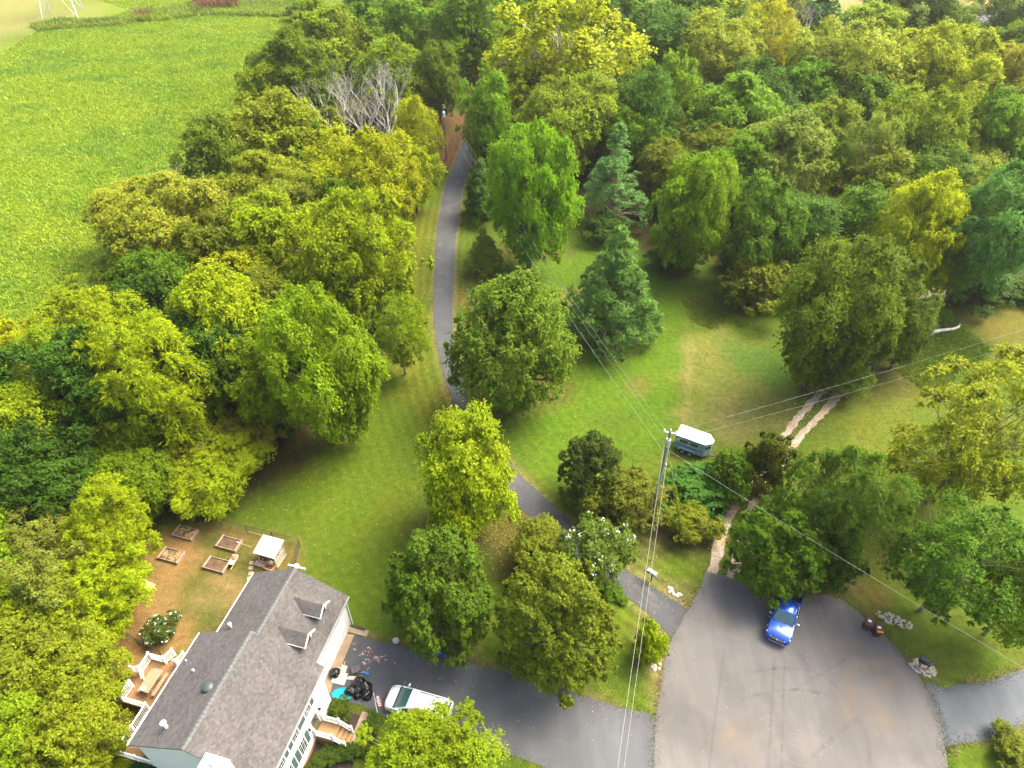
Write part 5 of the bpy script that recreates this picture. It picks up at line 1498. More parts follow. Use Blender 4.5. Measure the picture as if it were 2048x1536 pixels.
# --- white minivan
vn = thing('minivan', 'white minivan on the driveway half under the bright tree', 'car', (-7.20, 23.28, .023), R_(180 - 16.8))
MB().loft([ring(2.56, .62, .70, .62, .36, .56, .78), ring(2.42, .84, .90, .80, .30, .64, .92), ring(2.1, .93, .97, .89, .28, .72, 1.02), ring(1.5, .96, 1.0, .93, .27, .78, 1.10), ring(0, .97, 1.0, .95, .27, .8, 1.13, .01),
           ring(-2.3, .96, .99, .94, .28, .8, 1.14, .01), ring(-2.56, .86, .92, .88, .34, .78, 1.1, .01)]).build('body', M_WPAINT, vn, 40)
MB().loft([[(1.62, -.88, 1.08), (1.62, .88, 1.08), (-2.52, .92, 1.12), (-2.52, -.92, 1.12)], [(.62, -.76, 1.66), (.62, .76, 1.66), (-2.34, .80, 1.68), (-2.34, -.80, 1.68)], [(.40, -.68, 1.76), (.40, .68, 1.76), (-2.20, .70, 1.78), (-2.20, -.70, 1.78)]]).build('cabin', M_WPAINT, vn, 50, .06)
panel(vn, [(1.64, .84, 1.10), (1.64, -.84, 1.10), (.62, -.73, 1.67), (.62, .73, 1.67)][::-1], .05, .035, 'windshield', M_TINT)
panel(vn, [(-2.53, -.84, 1.2), (-2.53, .84, 1.2), (-2.35, .72, 1.64), (-2.35, -.72, 1.64)], .1, .03, 'rear_window', M_TINT)
for s in (-1, 1):
    for xa, xb, xc, xd in ((1.25, .35, .35, .62), (.25, -.85, -.85, .25), (-.95, -2.25, -2.18, -.95)):
        q = [(xa, s * .90, 1.15), (xb, s * .915, 1.16), (xc, s * .80, 1.62), (xd, s * .785, 1.62)]
        panel(vn, q if s > 0 else q[::-1], .05, .03, 'side_window', M_TINT)
    MB().box((1.15, s * 1.10, 1.16), (.14, .26, .18)).build('mirror', M_WPAINT, vn, 40, .04)
    MB().tube([(.0, s * .60, 1.79), (-.1, s * .60, 1.84), (-1.9, s * .62, 1.85), (-2.0, s * .62, 1.80)], .022, 6).build('roof_rail', M_BLACK, vn)
    MB().hexa([(2.25, s * .86, .66), (2.52, s * .58, .62), (2.52, s * .58, .76), (2.25, s * .86, .84)], [(2.30, s * .93, .67), (2.57, s * .60, .63), (2.56, s * .60, .75), (2.28, s * .92, .83)]).build('headlight', M_LAMP, vn)
    for x in (1.62, -1.5): wheel(vn, x, s * .86, .34, .24)
MB().box((2.57, 0, .5), (.06, .9, .16)).build('grille', M_BLACK, vn)

MB().box((1.66, 0, 1.125), (.2, 1.7, .03)).build('wiper_cowl', M_BLACK, vn)
for s in (-1, 1):
    MB().box((2.0, s * .74, 1.06), (.95, .018, .018), -s * .10, 0, .12).build('hood_seam', M_BLACK, vn)
    for x in (1.3, .3, -.9): MB().box((x, s * 1.003, .78), (.018, .012, .62)).build('door_gap', M_BLACK, vn)
MB().box((2.36, 0, .955), (.018, 1.2, .018)).build('hood_seam', M_BLACK, vn)


# --- horse trailer
ht = thing('horse_trailer', 'white roofed teal sided horse trailer parked behind the shrubs', 'trailer', (19.15, 50.55, 0), R_(-28.5))
M_TEAL = mat('faded_teal_panel', (.23, .34, .37), .5, .14, 1.5)
body = [(-1.75, -.86), (1.35, -.86), (1.95, -.25), (1.95, .25), (1.35, .86), (-1.75, .86)]
MB().prism(body, .45, 2.18).build('body', M_TEAL, ht, 0, .02)
MB().prism([(x * 1.02, y * 1.03) for x, y in body], 2.18, 2.30).build('roof', mat('white_trailer_roof', (.74, .76, .72), .5, .12, 1.2), ht, 0, .03)
MB().prism([(x * 1.012, y * 1.015) for x, y in body], 2.06, 2.14).build('trim_band', mat('dark_blue_trim', (.05, .11, .17), .5, .15), ht)
for s in (-1, 1):
    for x in (-.85, .25): MB().b2(x - .42, x + .42, s * .865 - .012, s * .865 + .012, 1.5, 1.92).build('side_window', M_GLASS, ht)
    MB().b2(-1.75, 1.3, s * .865 - .012, s * .865 + .015, 1.02, 1.14).build('trim_stripe', MATS['dark_blue_trim'], ht)
    for x in (-.75, .05): wheel(ht, x, s * .96, .34, .2)
    MB().tube([(-1.2, s * .98, .5), (-1.1, s * .98, .78), (.4, s * .98, .78), (.5, s * .98, .5)], .09, 6).build('fender', M_TEAL, ht)
    q = [(1.40, s * .83, 1.5), (1.90, s * .32, 1.5), (1.90, s * .32, 1.9), (1.40, s * .83, 1.9)]
    panel(ht, q if s < 0 else q[::-1], .1, .012, 'nose_window', M_GLASS)
    MB().rod((1.6, s * .5, .45), (2.9, 0, .45), .05, 6).build('tongue', M_BLACK, ht)
    MB().b2(-1.78, -1.74, s * .43 - .41, s * .43 + .41, .5, 2.05).build('rear_door', M_TEAL, ht)
MB().rod((2.7, 0, 0), (2.7, 0, .7), .035, 8).build('jack', M_BLACK, ht)
for x in (1.2, .4): MB().lathe((x, .1, 2.30), [(.12, 0), (.1, .06), (.02, .08)], 10).build('roof_vent', M_WMETAL, ht)

# --- wheeled bins
def bin_(loc, rz, label, strip_):
    b = thing('wheeled_bin', label, 'bin', loc, rz, 'wheeled bins at the road edge')
    M_B = mat('maroon_plastic', (.075, .020, .018), .5, .2, 3)
    MB().loft([[(-.24, -.27, .06), (.24, -.27, .06), (.24, .25, .06), (-.24, .25, .06)], [(-.30, -.35, .98), (.30, -.35, .98), (.30, .33, .98), (-.30, .33, .98)]]).build('body', M_B, b, 0, .03)
    lid = MB().loft([[(-.32, -.38, .98), (.32, -.38, .98), (.32, .38, .98), (-.32, .38, .98)], [(-.31, -.36, 1.04), (.31, -.36, 1.04), (.31, .36, 1.06), (-.31, .36, 1.06)], [(-.2, -.25, 1.07), (.2, -.25, 1.07), (.2, .25, 1.09), (-.2, .25, 1.09)]]).build('lid', M_B, b, 0, .02)
    MB().box((0, .05, 1.088), (.26, .2, .012)).build('label', mat('white_sticker', (.75, .75, .74), .5, .05), lid)
    if strip_: MB().box((0, -.378, 1.0), (.5, .02, .08)).box((0, -.33, 1.062), (.5, .1, .012)).build('warning_strip', mat('orange_sticker', (.75, .26, .01), .5, .1), lid)
    MB().tube([(-.28, .40, .98), (-.28, .46, 1.0), (.28, .46, 1.0), (.28, .40, .98)], .018, 6).build('handle', M_B, b)
    for s in (-1, 1): MB().tube([(s * .27 - .03, .27, .13), (s * .27 + .03, .27, .13)], .13, 14).build('wheel', M_TYRE_, b)
bin_((*G2(1731, 1256), .0), R_(-28), 'plain maroon wheeled bin, left of the pair', False)
bin_((*G2(1750, 1269), .0), R_(-8), 'maroon wheeled bin with orange strip, right of the pair', True)

# --- mailboxes
mx, my = G2(1301, 1163)
mb1 = thing('mailbox', 'white topped mailbox on a black post beside the lane', 'mailbox', (mx, my, 0), R_(-40))
mb1.scale = (1.15, 1.15, 1.05)
MB().box((0, 0, .55), (.1, .1, 1.1)).build('post', M_BLACK, mb1)
MB().box((-.05, 0, 1.12), (1.3, .2, .07)).build('cross_arm', M_BLACK, mb1)
arc = lambda r, z: [(r * math.cos(a), z + r * math.sin(a)) for a in np.linspace(0, math.pi, 9)]
def mailbox_shell(x0, x1, r, z, y0=0):
    pr = [(r, 0)] + arc(r, .14) + [(-r, 0)]
    return MB().loft([[(x, y0 + y, z + zz) for y, zz in pr] for x in (x0, x1)])
mailbox_shell(-.25, .3, .15, 1.15, .06).build('box', mat('white_mailbox', (.74, .77, .75), .45, .1), mb1, 30)
MB().box((.312, .06, 1.27), (.02, .27, .24)).build('door', mat('grey_blue_door', (.35, .42, .45), .4, .1), mb1)
MB().box((-.36, .06, 1.26), (.16, .24, .2)).build('paper_slot', M_WMETAL, mb1)
MB().box((.05, -.13, 1.34), (.16, .012, .07)).build('flag', M_BLACK, mb1)
mx, my = G2(1842, 1336)
mb2 = thing('mailbox', 'large black parcel mailbox beside pale rocks at the road edge', 'mailbox', (mx - .15, my + .1, 0), R_(-42))
MB().box((0, 0, .45), (.14, .14, .9)).build('post', mat('orange_brown_post', (.34, .15, .05), .8, .2), mb2)
MB().b2(-.32, .32, -.25, .25, .9, 1.36).build('box', mat('navy_black_steel', (.018, .026, .034), .5, .3), mb2, 0, .04)
MB().box((0, -.262, 1.13), (.56, .02, .38)).build('door', M_BLACK, mb2)
mailbox_shell(-.28, .28, .12, .92, 0).build('second_box', M_BLACK, mb2, 30, loc=(.52, .08, 0), rot=(0, 0, R_(60)))
MB().box((.52, .08, .46), (.1, .1, .92)).build('post', MATS['orange_brown_post'], mb2)

# --- pale rock beds
ROCKM = []
for s in range(5):
    o = lump('rock', mat('pale_limestone', (.33, .30, .25), .9, .25, 3, .6), None, (0, 0, 0), (1, .85, .6), 50 + s, 1, .3, 2.2)
    ROCKM.append(o.data)
    bpy.data.objects.remove(o)
def rocks(label, ctr, n, ru, rv, smin, smax, seed):
    r = random.Random(seed)
    root = thing('rock_bed', label, 'rocks', (*G2(*ctr), 0))
    ox, oy = G2(*ctr)
    for i in range(n):
        a, q = r.uniform(0, 6.28), math.sqrt(r.random())
        x, y = G2(ctr[0] + ru * q * math.cos(a), ctr[1] + rv * q * math.sin(a) + ru * .35 * q * math.cos(a))
        o = link('rock', ROCKM[i % 5], root, (x - ox, y - oy, 0), (0, 0, r.uniform(0, 6.28)))
        k = r.uniform(smin, smax)
        o.scale = (k, k, k * r.uniform(.35, .7))
rocks('long patch of white rocks on the grass behind the bins', (1788, 1240), 95, 38, 11, .045, .14, 1)
rocks('pile of pale rocks round the black mailbox', (1846, 1336), 100, 27, 15, .045, .15, 2)
rocks('small scatter of tan stones on the grass beside the lane', (1346, 1184), 14, 16, 6, .08, .22, 3)
rocks('few pale stones at the kerb below the bright little shrub', (1312, 1330), 9, 10, 12, .07, .18, 4)

# ================================================================ poles and wires
M_POLE = mat('weathered_pole_wood', (.19, .155, .115), .9, .3, 2, .6, stretch=(1, 1, .15))
M_WIRE = mat('aluminium_wire', (.26, .27, .255), .6, .1, 3, metal=.3)
M_TWIRE = mat('dull_green_cable', (.16, .25, .22), .6, .1, 3)
M_INS = mat('porcelain', (.55, .58, .58), .25, .1, 3)
PN, PF = np.array([13.30, 40.8]), np.array([-12.0, 122.7])
p1 = thing('utility_pole', 'tall wooden utility pole rising from the shrubs beside the turning circle', 'utility pole', (PN[0], PN[1], 0), 0, 'utility poles')
MB().tube([(0, 0, 0), (0, 0, 6.5), (0, 0, 13.0)], [.17, .14, .105], 12).build('shaft', M_POLE, p1, 60)
MB().box((0, .05, 12.7), (1.05, .1, .11), R_(-15)).build('cross_arm', M_WMETAL, p1)
for x in (-.48, .48): MB().lathe((x, -.02 - x * .27, 12.76), [(.05, 0), (.10, .08), (.05, .16), (.10, .24), (.03, .34)], 10).build('insulator', M_INS, p1)
MB().lathe((0, 0, 13.0), [(.05, 0), (.08, .1), (.03, .22)], 10).build('insulator', M_INS, p1)
MB().lathe((0, 0, 11.05), [(.20, 0), (.22, .1), (.22, .85), (.18, .95)], 12).build('bracket_sleeve', M_WMETAL, p1)
MB().lathe((.2, -.16, 8.7), [(.05, 0), (.08, .1), (.05, .3)], 8).build('insulator', M_INS, p1)
MB().rod((-.16, -.02, 0), (-.14, -.02, 11.0), .025, 6).build('ground_conduit', M_WMETAL, p1)
p2 = thing('utility_pole', 'far utility pole with transformer beside the upper lane', 'utility pole', (PF[0], PF[1], 0), 0, 'utility poles')
MB().tube([(0, 0, 0), (0, 0, 5), (0, 0, 10.0)], [.17, .15, .12], 12).build('shaft', M_POLE, p2, 60)
MB().lathe((.05, -.34, 8.0), [(.2, 0), (.22, .08), (.22, .8), (.16, .9), (.03, .95)], 14).build('transformer', mat('pale_grey_tank', (.55, .60, .62), .4, .1), p2)
MB().box((.1, 0, 9.5), (.5, .07, .08)).lathe((.3, 0, 9.54), [(.05, 0), (.09, .1), (.03, .3)], 8).build('insulator', M_INS, p2)
def wire(label, a, b, sag, r, m, cat='cable', name='power_line'):
    a, b = Vector(a), Vector(b)
    n = 26
    pts = [a + (b - a) * (i / n) - Vector((0, 0, 4 * sag * (i / n) * (1 - i / n))) for i in range(n + 1)]
    return tag(MB().tube(pts, r, 5).build(name, m, None), label, cat, 'wires on the utility poles')
g3 = lambda u, v, z: tuple(float(q) for q in G(u, v, z))
wire('upper wire between the two utility poles', (PN[0] - .48, PN[1] + .15, 13.05), (PF[0] + .3, PF[1], 9.8), 1.0, .007, M_WIRE)
wire('middle wire between the two utility poles', (PN[0] - .15, PN[1], 11.8), (PF[0] + .1, PF[1], 8.9), 1.1, .007, M_WIRE)
wire('greenish lowest cable between the two utility poles', (PN[0] - .15, PN[1], 10.3), (PF[0], PF[1], 7.0), 1.1, .012, M_TWIRE)
wire('upper wire running right from the near pole over the gravel track', (PN[0] + .48, PN[1] - .1, 13.05), g3(2200, 611, 10.5), .35, .0065, M_WIRE)
wire('lower wire running right from the near pole over the gravel track', (PN[0] + .15, PN[1], 11.7), g3(2200, 640, 9.3), .35, .0065, M_WIRE)
wire('pale twisted cable crossing the road verge to the lower right corner', (PN[0] + .15, PN[1], 10.6), g3(2200, 1425, 8.0), .3, .010, M_WIRE)
wire('left wire of the pair running down toward the viewer', (PN[0] - .3, PN[1], 11.6), g3(1203, 1760, 10.0), .15, .010, M_WIRE)
wire('right wire of the pair running down toward the viewer', (PN[0] + .1, PN[1] - .1, 11.3), g3(1217, 1760, 9.6), .15, .009, M_WIRE)
ga = G(1368, 1092)
gy_ = [Vector((PN[0] + .1, PN[1], 11.0)), Vector((float(ga[0]), float(ga[1]), 0))]
tag(MB().tube(gy_, .014, 5).build('guy_wire', M_WMETAL, None), 'steel guy wire from the near pole to the grass', 'cable', 'wires on the utility poles')
gb_ = G(1352, 1040)
tag(MB().tube([Vector((PN[0] + .05, PN[1], 8.6)), Vector((float(gb_[0]), float(gb_[1]), 0))], .012, 5).build('guy_wire', M_TWIRE, None), 'second guy wire vanishing into the shrubs', 'cable', 'wires on the utility poles')
r = np.random.default_rng(77)
nv = 1500
s_ = r.uniform(.36, .985, nv)
c3 = np.array(gy_[0])[None] * (1 - s_[:, None]) + np.array(gy_[1])[None] * s_[:, None] + r.normal(size=(nv, 3)) * .085
ln = r.uniform(.07, .15, nv)
v, q = leaf_quads(c3, unit(r.normal(size=(nv, 3)) + np.array([0, 0, .8])), r.normal(size=(nv, 3)), ln, ln * .8)
vine = link('climbing_vine', np_mesh('climbing_vine', v, q, M_LEAF, {'tint': np.repeat(np.stack([r.uniform(.3, .7, nv), r.uniform(0, .5, nv), r.random(nv)], 1), 4, 0)}))
vine.color = (.15, .20, .01, 1)
tag(vine, 'yellow green vine climbing the guy wire', 'vine')

# ================================================================ back yard
M_BEDW = mat('grey_bed_timber', (.26, .20, .14), .85, .22, 2.5, .4)
M_SOIL = mat('garden_soil', (.085, .05, .026), .95, .45, 3, .9, bscale=9)
for i, (pts, lab) in enumerate(([[(-31.87, 40.54), (-29.95, 40.04), (-30.1, 38.84), (-32.12, 39.46)], 'raised garden bed farthest back, nearest the trees'], [[(-32.28, 38.1), (-30.32, 37.5), (-30.58, 36.28), (-32.54, 36.95)], 'raised garden bed with straw, leftmost of the four'],
                                 [[(-27.37, 39.28), (-25.46, 38.93), (-25.55, 37.62), (-27.56, 38.14)], 'raised garden bed nearest the fence with a shovel across it'], [[(-27.79, 37.03), (-25.91, 36.53), (-26.03, 35.3), (-28.01, 35.95)], 'raised garden bed beside the red wheelbarrow'])):
    c = np.mean(pts, 0)
    rz = R_(-16)
    b = thing('garden_bed', lab, 'garden bed', (c[0], c[1], 0), rz, 'raised garden beds')
    for s in (-1, 1):
        MB().box((0, s * .60, .16), (2.05, .05, .32)).build('side_board', M_BEDW, b)
        MB().box((s * 1.0, 0, .165), (.05, 1.15, .33)).build('end_board', M_BEDW, b)
        MB().box((s * 1.0, 0, .345), (.16, 1.3, .03)).build('cap_board', M_BEDW, b)
    sr = np.random.default_rng(60 + i)
    nx, ny = 14, 9
    gx_, gy2 = np.meshgrid(np.linspace(-.97, .97, nx), np.linspace(-.57, .57, ny))
    zz = .2 + sr.uniform(-.035, .05, gx_.shape)
    ii = np.arange(nx * ny).reshape(ny, nx)
    qd = np.stack([ii[:-1, :-1], ii[:-1, 1:], ii[1:, 1:], ii[1:, :-1]], -1).reshape(-1, 4)
    link('soil', np_mesh('soil', np.stack([gx_.ravel(), gy2.ravel(), zz.ravel()], 1), qd, M_SOIL, None, True), b)
    if i < 2:
        mb = MB()
        for k in range(70):
            x, y, a = sr.uniform(-.85, .85), sr.uniform(-.45, .45), sr.uniform(0, 3.14)
            l = sr.uniform(.08, .3)
            mb.tube([(x - l * math.cos(a), y - l * math.sin(a), .24), (x, y, .28), (x + l * math.cos(a), y + l * math.sin(a), .25)], .018, 4)
        o = mb.build('dead_stalks', mat('dry_straw', (.40, .27, .12), .9, .3, 4), b)
        o['kind'] = 'stuff'
# wheelbarrow
wb = thing('wheelbarrow', 'rusty red wheelbarrow with yellow handles beside a garden bed', 'wheelbarrow', (-25.45, 36.45, 0), R_(80))
M_RUST = mat('rusty_red_tray', (.30, .13, .09), .7, .35, 3)
tray = MB()
tray.hexa([(-.30, -.20, .30), (.38, -.16, .36), (.38, .16, .36), (-.30, .20, .30)], [(-.50, -.34, .58), (.62, -.30, .64), (.62, .30, .64), (-.50, .34, .58)])
tray.build('tray', mat('pinkish_grey_tray', (.36, .25, .22), .6, .3, 2.5), wb, 0, .02)
lump('load', M_RUST, wb, (.28, 0, .52), (.26, .24, .16), 5)
for s in (-1, 1):
    MB().tube([(.72, s * .06, .22), (.3, s * .20, .34), (-.55, s * .26, .52), (-1.0, s * .28, .60)], .024, 6).build('handle', mat('yellow_handle', (.62, .44, .08), .6, .15), wb)
    MB().tube([(-.25, s * .22, .45), (-.38, s * .25, .0)], .02, 6).build('leg', M_BLACK, wb)
MB().tube([(.74, -.05, .2), (.74, .05, .2)], .2, 16).build('wheel', M_TYRE_, wb)
# shovel over the bed edge
sh = thing('shovel', 'shovel with wooden shaft leaning over the edge of a garden bed', 'shovel', (*G2(479, 1089), .28), R_(-16))
MB().rod((.1, 0, .03), (1.35, 0, -.20), .018, 6).build('shaft', mat('pale_wood', (.48, .34, .18), .7, .2), sh)
MB().hexa([(-.28, -.04, .03), (.1, -.12, .03), (.1, .12, .03), (-.28, .04, .03)], [(-.28, -.03, .05), (.1, -.11, .08), (.1, .11, .08), (-.28, .03, .05)]).build('blade', M_WMETAL, sh)
# chicken coop
cp = thing('chicken_coop', 'small wooden coop with sloping white roof and wire sides', 'coop', (-22.0, 36.95, 0), R_(-16.6))
M_COOP = mat('coop_timber', (.38, .26, .14), .8, .25, 2, .4)
for x in (-.88, .88):
    for y, h in ((-.75, 1.80), (.75, 2.05)): MB().b2(x - .04, x + .04, y - .04, y + .04, 0, h).build('corner_post', M_COOP, cp)
MB().hexa([(-1.07, -.92, 1.79), (1.07, -.92, 1.79), (1.07, .92, 2.08), (-1.07, .92, 2.08)], [(-1.07, -.92, 1.84), (1.07, -.92, 1.84), (1.07, .92, 2.13), (-1.07, .92, 2.13)]).build('roof', mat('mint_white_roof', (.55, .62, .60), .5, .06, 1.5), cp)
for i in range(9): MB().hexa([(-1.05 + i * .26, -.92, 1.845), (-1.02 + i * .26, -.92, 1.845), (-1.02 + i * .26, .92, 2.135), (-1.05 + i * .26, .92, 2.135)], [(-1.05 + i * .26, -.92, 1.856), (-1.02 + i * .26, -.92, 1.856), (-1.02 + i * .26, .92, 2.146), (-1.05 + i * .26, .92, 2.146)]).build('roof_rib', MATS['mint_white_roof'], cp)
for z in (.05, .95, 1.72):
    MB().b2(.84, .92, -.75, .75, z, z + .07).build('rail', M_COOP, cp)
    MB().b2(-.92, -.84, -.75, .75, z, z + .07).build('rail', M_COOP, cp)
MB().b2(-.88, .88, .72, .76, .05, 1.9).build('back_boards', M_COOP, cp)
MB().b2(-.88, .1, -.78, -.74, .0, .55).build('front_boards', M_COOP, cp)
MB().b2(-.8, -.1, -.35, .6, .35, .9).build('nest_box', mat('brown_ply', (.25, .15, .08), .8, .3), cp)
MB().b2(-1.35, -.35, -1.15, -.65, .12, .17).build('ramp_board', mat('grey_ply', (.36, .30, .22), .8, .2), cp)
mb = MB()
for i in range(26):
    y = -.73 + i * .058
    mb.rod((.88, y, .1), (.88, y, 1.72), .004, 3)
for i in range(26): mb.rod((.88, -.73, .12 + i * .062), (.88, .73, .12 + i * .062), .004, 3)
o = mb.build('wire_mesh', mat('grey_wire', (.42, .41, .38), .6, .1, 3, metal=.4), cp)
o['kind'] = 'stuff'
o = MB()
sr = random.Random(3)
for k in range(60):
    x, y, a = sr.uniform(0, .75), sr.uniform(-.8, .5), sr.uniform(0, 3.1)
    o.tube([(x, y, .03), (x + .15 * math.cos(a), y + .15 * math.sin(a), .1)], .015, 4)
o = o.build('straw_bedding', mat('dry_straw', (.40, .27, .12), .9, .3, 4), cp)
o['kind'] = 'stuff'
MB().b2(.05, .3, -.7, -.45, .0, .4).build('feed_bucket', M_WMETAL, cp)
# stepping stones, boards
for i, (u, v, lab) in enumerate(((503, 1126, 'square paver nearest the coop in the row by the garage'), (501.5, 1136, 'second square paver from the coop'), (501.5, 1147, 'third square paver from the coop'), (499, 1157, 'square paver nearest the garage eave'))):
    tag(MB().b2(-.2, .2, -.18, .18, -.02, .05).build('paver', mat('tan_paver', (.34, .25, .16), .9, .2, 3, .3), None, 0, .01, (*G2(u, v), 0), (0, 0, R_(-12 + 9 * i))), lab, 'paver', 'pavers by the coop')
wbx = thing('brick_box', 'low reddish block planter in front of the coop', 'planter', (*G2(541, 1134), 0), R_(-20))
for s in (-1, 1):
    MB().b2(s * .45 - .06, s * .45 + .06, -.45, .45, 0, .3).build('side', mat('red_block', (.33, .18, .10), .9, .2), wbx)
    MB().b2(-.39, .39, s * .4 - .06, s * .4 + .06, 0, .28).build('side', MATS['red_block'], wbx)
MB().b2(-.39, .39, -.34, .34, 0, .12).build('soil', M_SOIL, wbx)
tag(MB().b2(-.55, .55, -.38, .38, .0, .03).b2(-.75, -.5, .1, .42, .03, .05).build('plywood_sheet', mat('pale_ply', (.52, .38, .22), .8, .12), None, loc=(*G2(296, 1172), .005), rot=(0, 0, R_(-25))), 'pale board lying on the bare soil left of the yard', 'board')
tag(MB().tube([(-.9, 0, .04), (0, .02, .05), (.95, -.02, .04)], .035, 6).build('timber_pole', mat('pale_wood', (.48, .34, .18)), None, loc=(*G2(511, 1068), 0), rot=(0, 0, R_(-17))), 'pale timber pole on the ground behind the coop', 'pole')
# burnt patch with charred log
tag(lump('ash_heap', mat('charcoal', (.012, .011, .010), .95, .4, 6, .8), None, (*G2(190, 1486), -.02), (.75, .5, .16), 12, 3, .4, 4.0), 'black ash heap on the bare soil below the deck', 'ash')
tag(MB().tube([(-.5, 0, .12), (.1, .05, .14), (.55, 0, .12)], [.06, .055, .03], 7).build('stick', mat('pale_wood', (.48, .34, .18)), None, loc=(*G2(204, 1483), .06), rot=(0, 0, .3)), 'pale stick lying on the ash heap', 'stick')

# black chain link fence
M_FENCE = mat('black_fence_steel', (.02, .024, .022), .5, .2, 4)
def fence(name, pts, label, h=1.2):
    root = thing('chain_fence', label, 'fence', (0, 0, 0), 0, 'black chain link fence runs')
    mesh = MB()
    for i in range(len(pts) - 1):
        a, b = np.array(pts[i]), np.array(pts[i + 1])
        L = np.linalg.norm(b - a)
        n = max(1, round(L / 2.7))
        d = (b - a) / L
        MB().rod((*a, h), (*b, h), .024, 6).build('top_rail', M_FENCE, root)
        for k in range(n + (i == len(pts) - 2)):
            p = a + (b - a) * k / n
            MB().rod((*p, 0), (*p, h + .04), .032, 8).build('post', M_FENCE, root)
        m = int(L / .11)
        for k in range(m):
            p = a + d * k * L / m
            q1, q2 = np.clip(k * L / m + h, 0, L), np.clip(k * L / m - h, 0, L)
            mesh.rod((*p, .03), (*(a + d * q1), .03 + (q1 - k * L / m)), .004, 3)
            mesh.rod((*p, .03), (*(a + d * q2), .03 + (k * L / m - q2)), .004, 3)
    o = mesh.build('wire_mesh', M_FENCE, root)
    o['kind'] = 'stuff'
fence('a', [(-30.5, 41.4), (-27.86, 40.6), (-19.84, 38.33), (-19.8, 35.7), (-18.9, 33.2)], 'black chain link fence behind the coop and garden beds')
fence('b', [hw(-9.98, -.2)[:2], hw(-12.3, .1)[:2], hw(-14.6, .6)[:2]], 'short black fence run between deck and left trees')

# ================================================================ clutter on the driveway
M_BAG = mat('black_bin_bag', (.006, .0065, .008), .22, .4, 3, .5, bscale=7)
for i, (u, v, d, lab) in enumerate(((671, 1349, (.42, .36, .42), 'black rubbish bag alone on the concrete apron'), (702, 1384, (.42, .36, .36), 'black rubbish bag lying against the turquoise sled'), (718, 1381, (.36, .42, .42), 'black rubbish bag in the middle of the heap'),
                                   (719, 1368, (.46, .40, .48), 'tall black rubbish bag at the back of the heap'), (732, 1376, (.44, .42, .40), 'wide black rubbish bag behind the right end of the heap'), (735, 1391, (.36, .44, .36), 'black rubbish bag at the front right of the heap nearest the flag'), (712, 1373, (.34, .34, .42), 'small black rubbish bag at the left back of the heap'), (716, 1393, (.28, .3, .24), 'smallest flat black rubbish bag at the front of the heap'))):
    o = lump('rubbish_bag', M_BAG, None, (*G2(u, v), .024), d, 100 + i, 3, .3, 3.6)
    tag(o, lab, 'bag', 'black rubbish bags on the driveway')
sl = thing('plastic_sled', 'turquoise plastic sled flat on the driveway beside the bags', 'sled', (*G2(688, 1388), .03), R_(0))
out = [(-.95, -.02), (-.80, .24), (-.35, .42), (.2, .50), (.42, .66), (.55, .55), (.60, -.38), (.1, -.44), (-.5, -.42), (-.82, -.28)]
MB().prism(out, 0, .03).build('floor', mat('turquoise_plastic', (.0, .36, .44), .4, .1, 2), sl)
MB().tube([(x, y, .05) for x, y in out + out[:1]], .035, 6).build('rim', MATS['turquoise_plastic'], sl)
for i, (u, v, sx, sy, sz, rz, c, lab) in enumerate(((681, 1362, .85, .6, .10, -12, (.66, .64, .60), 'flattened white cardboard box on the driveway by the apron'), (684, 1348, .5, .6, .22, -20, (.60, .46, .34), 'open tan cardboard box beside the lone rubbish bag'))):
    b = thing('cardboard_box', lab, 'box', (*G2(u, v), .026), R_(rz), 'cardboard boxes by the garage')
    m = mat('cardboard_%d' % i, c, .85, .12, 2)
    MB().b2(-sx / 2, sx / 2, -sy / 2, sy / 2, 0, sz).build('carton', m, b)
    MB().hexa([(-sx / 2, sy / 2, sz - .012), (sx / 2, sy / 2, sz - .012), (sx / 2, sy / 2 + .28, sz + .10), (-sx / 2, sy / 2 + .28, sz + .10)], [(-sx / 2, sy / 2, sz), (sx / 2, sy / 2, sz), (sx / 2, sy / 2 + .28, sz + .112), (-sx / 2, sy / 2 + .28, sz + .112)]).build('flap', m, b)
    MB().hexa([(-sx / 2 - .22, -sy / 2, sz + .06), (-sx / 2, -sy / 2, sz - .012), (-sx / 2, sy / 2, sz - .012), (-sx / 2 - .22, sy / 2, sz + .06)], [(-sx / 2 - .22, -sy / 2, sz + .072), (-sx / 2, -sy / 2, sz), (-sx / 2, sy / 2, sz), (-sx / 2 - .22, sy / 2, sz + .072)]).build('flap', m, b)
cr = thing('folding_chair', 'collapsed dark folding chair behind the heap of bags', 'chair', (*G2(713, 1342), .026), R_(20))
for a, b_ in (((-.4, -.3, .3), (.4, .3, .05)), ((-.4, .3, .05), (.4, -.3, .3)), ((-.4, -.3, .3), (-.4, .3, .3)), ((.4, -.3, .32), (.4, .3, .32)), ((-.4, -.32, .02), (.45, -.32, .36))):
    MB().rod(a, b_, .018, 6).build('tube', M_BLACK, cr)
MB().hexa([(-.38, -.28, .28), (.38, -.28, .30), (.38, .28, .30), (-.38, .28, .28)], [(-.38, -.28, .30), (.38, -.28, .34), (.38, .28, .34), (-.38, .28, .30)]).build('seat_cloth', mat('mauve_grey_cloth', (.10, .085, .10), .9, .3, 4), cr)
tag(lump('towel', mat('pink_towel', (.62, .45, .36), .9, .3, 6), None, (*G2(706, 1357), .026), (.42, .14, .06), 33, 2, .5, 4.0), 'pink white towel crumpled behind the bags', 'towel')
bt = thing('toy_scooter', 'bright blue toy scooter lying on the driveway behind the bags', 'toy', (*G2(732, 1347), .026), R_(-30))
MB().box((.1, 0, .1), (.5, .14, .08)).build('deck', mat('bright_blue_plastic', (.0, .16, .55), .4, .1), bt, 0, .02)
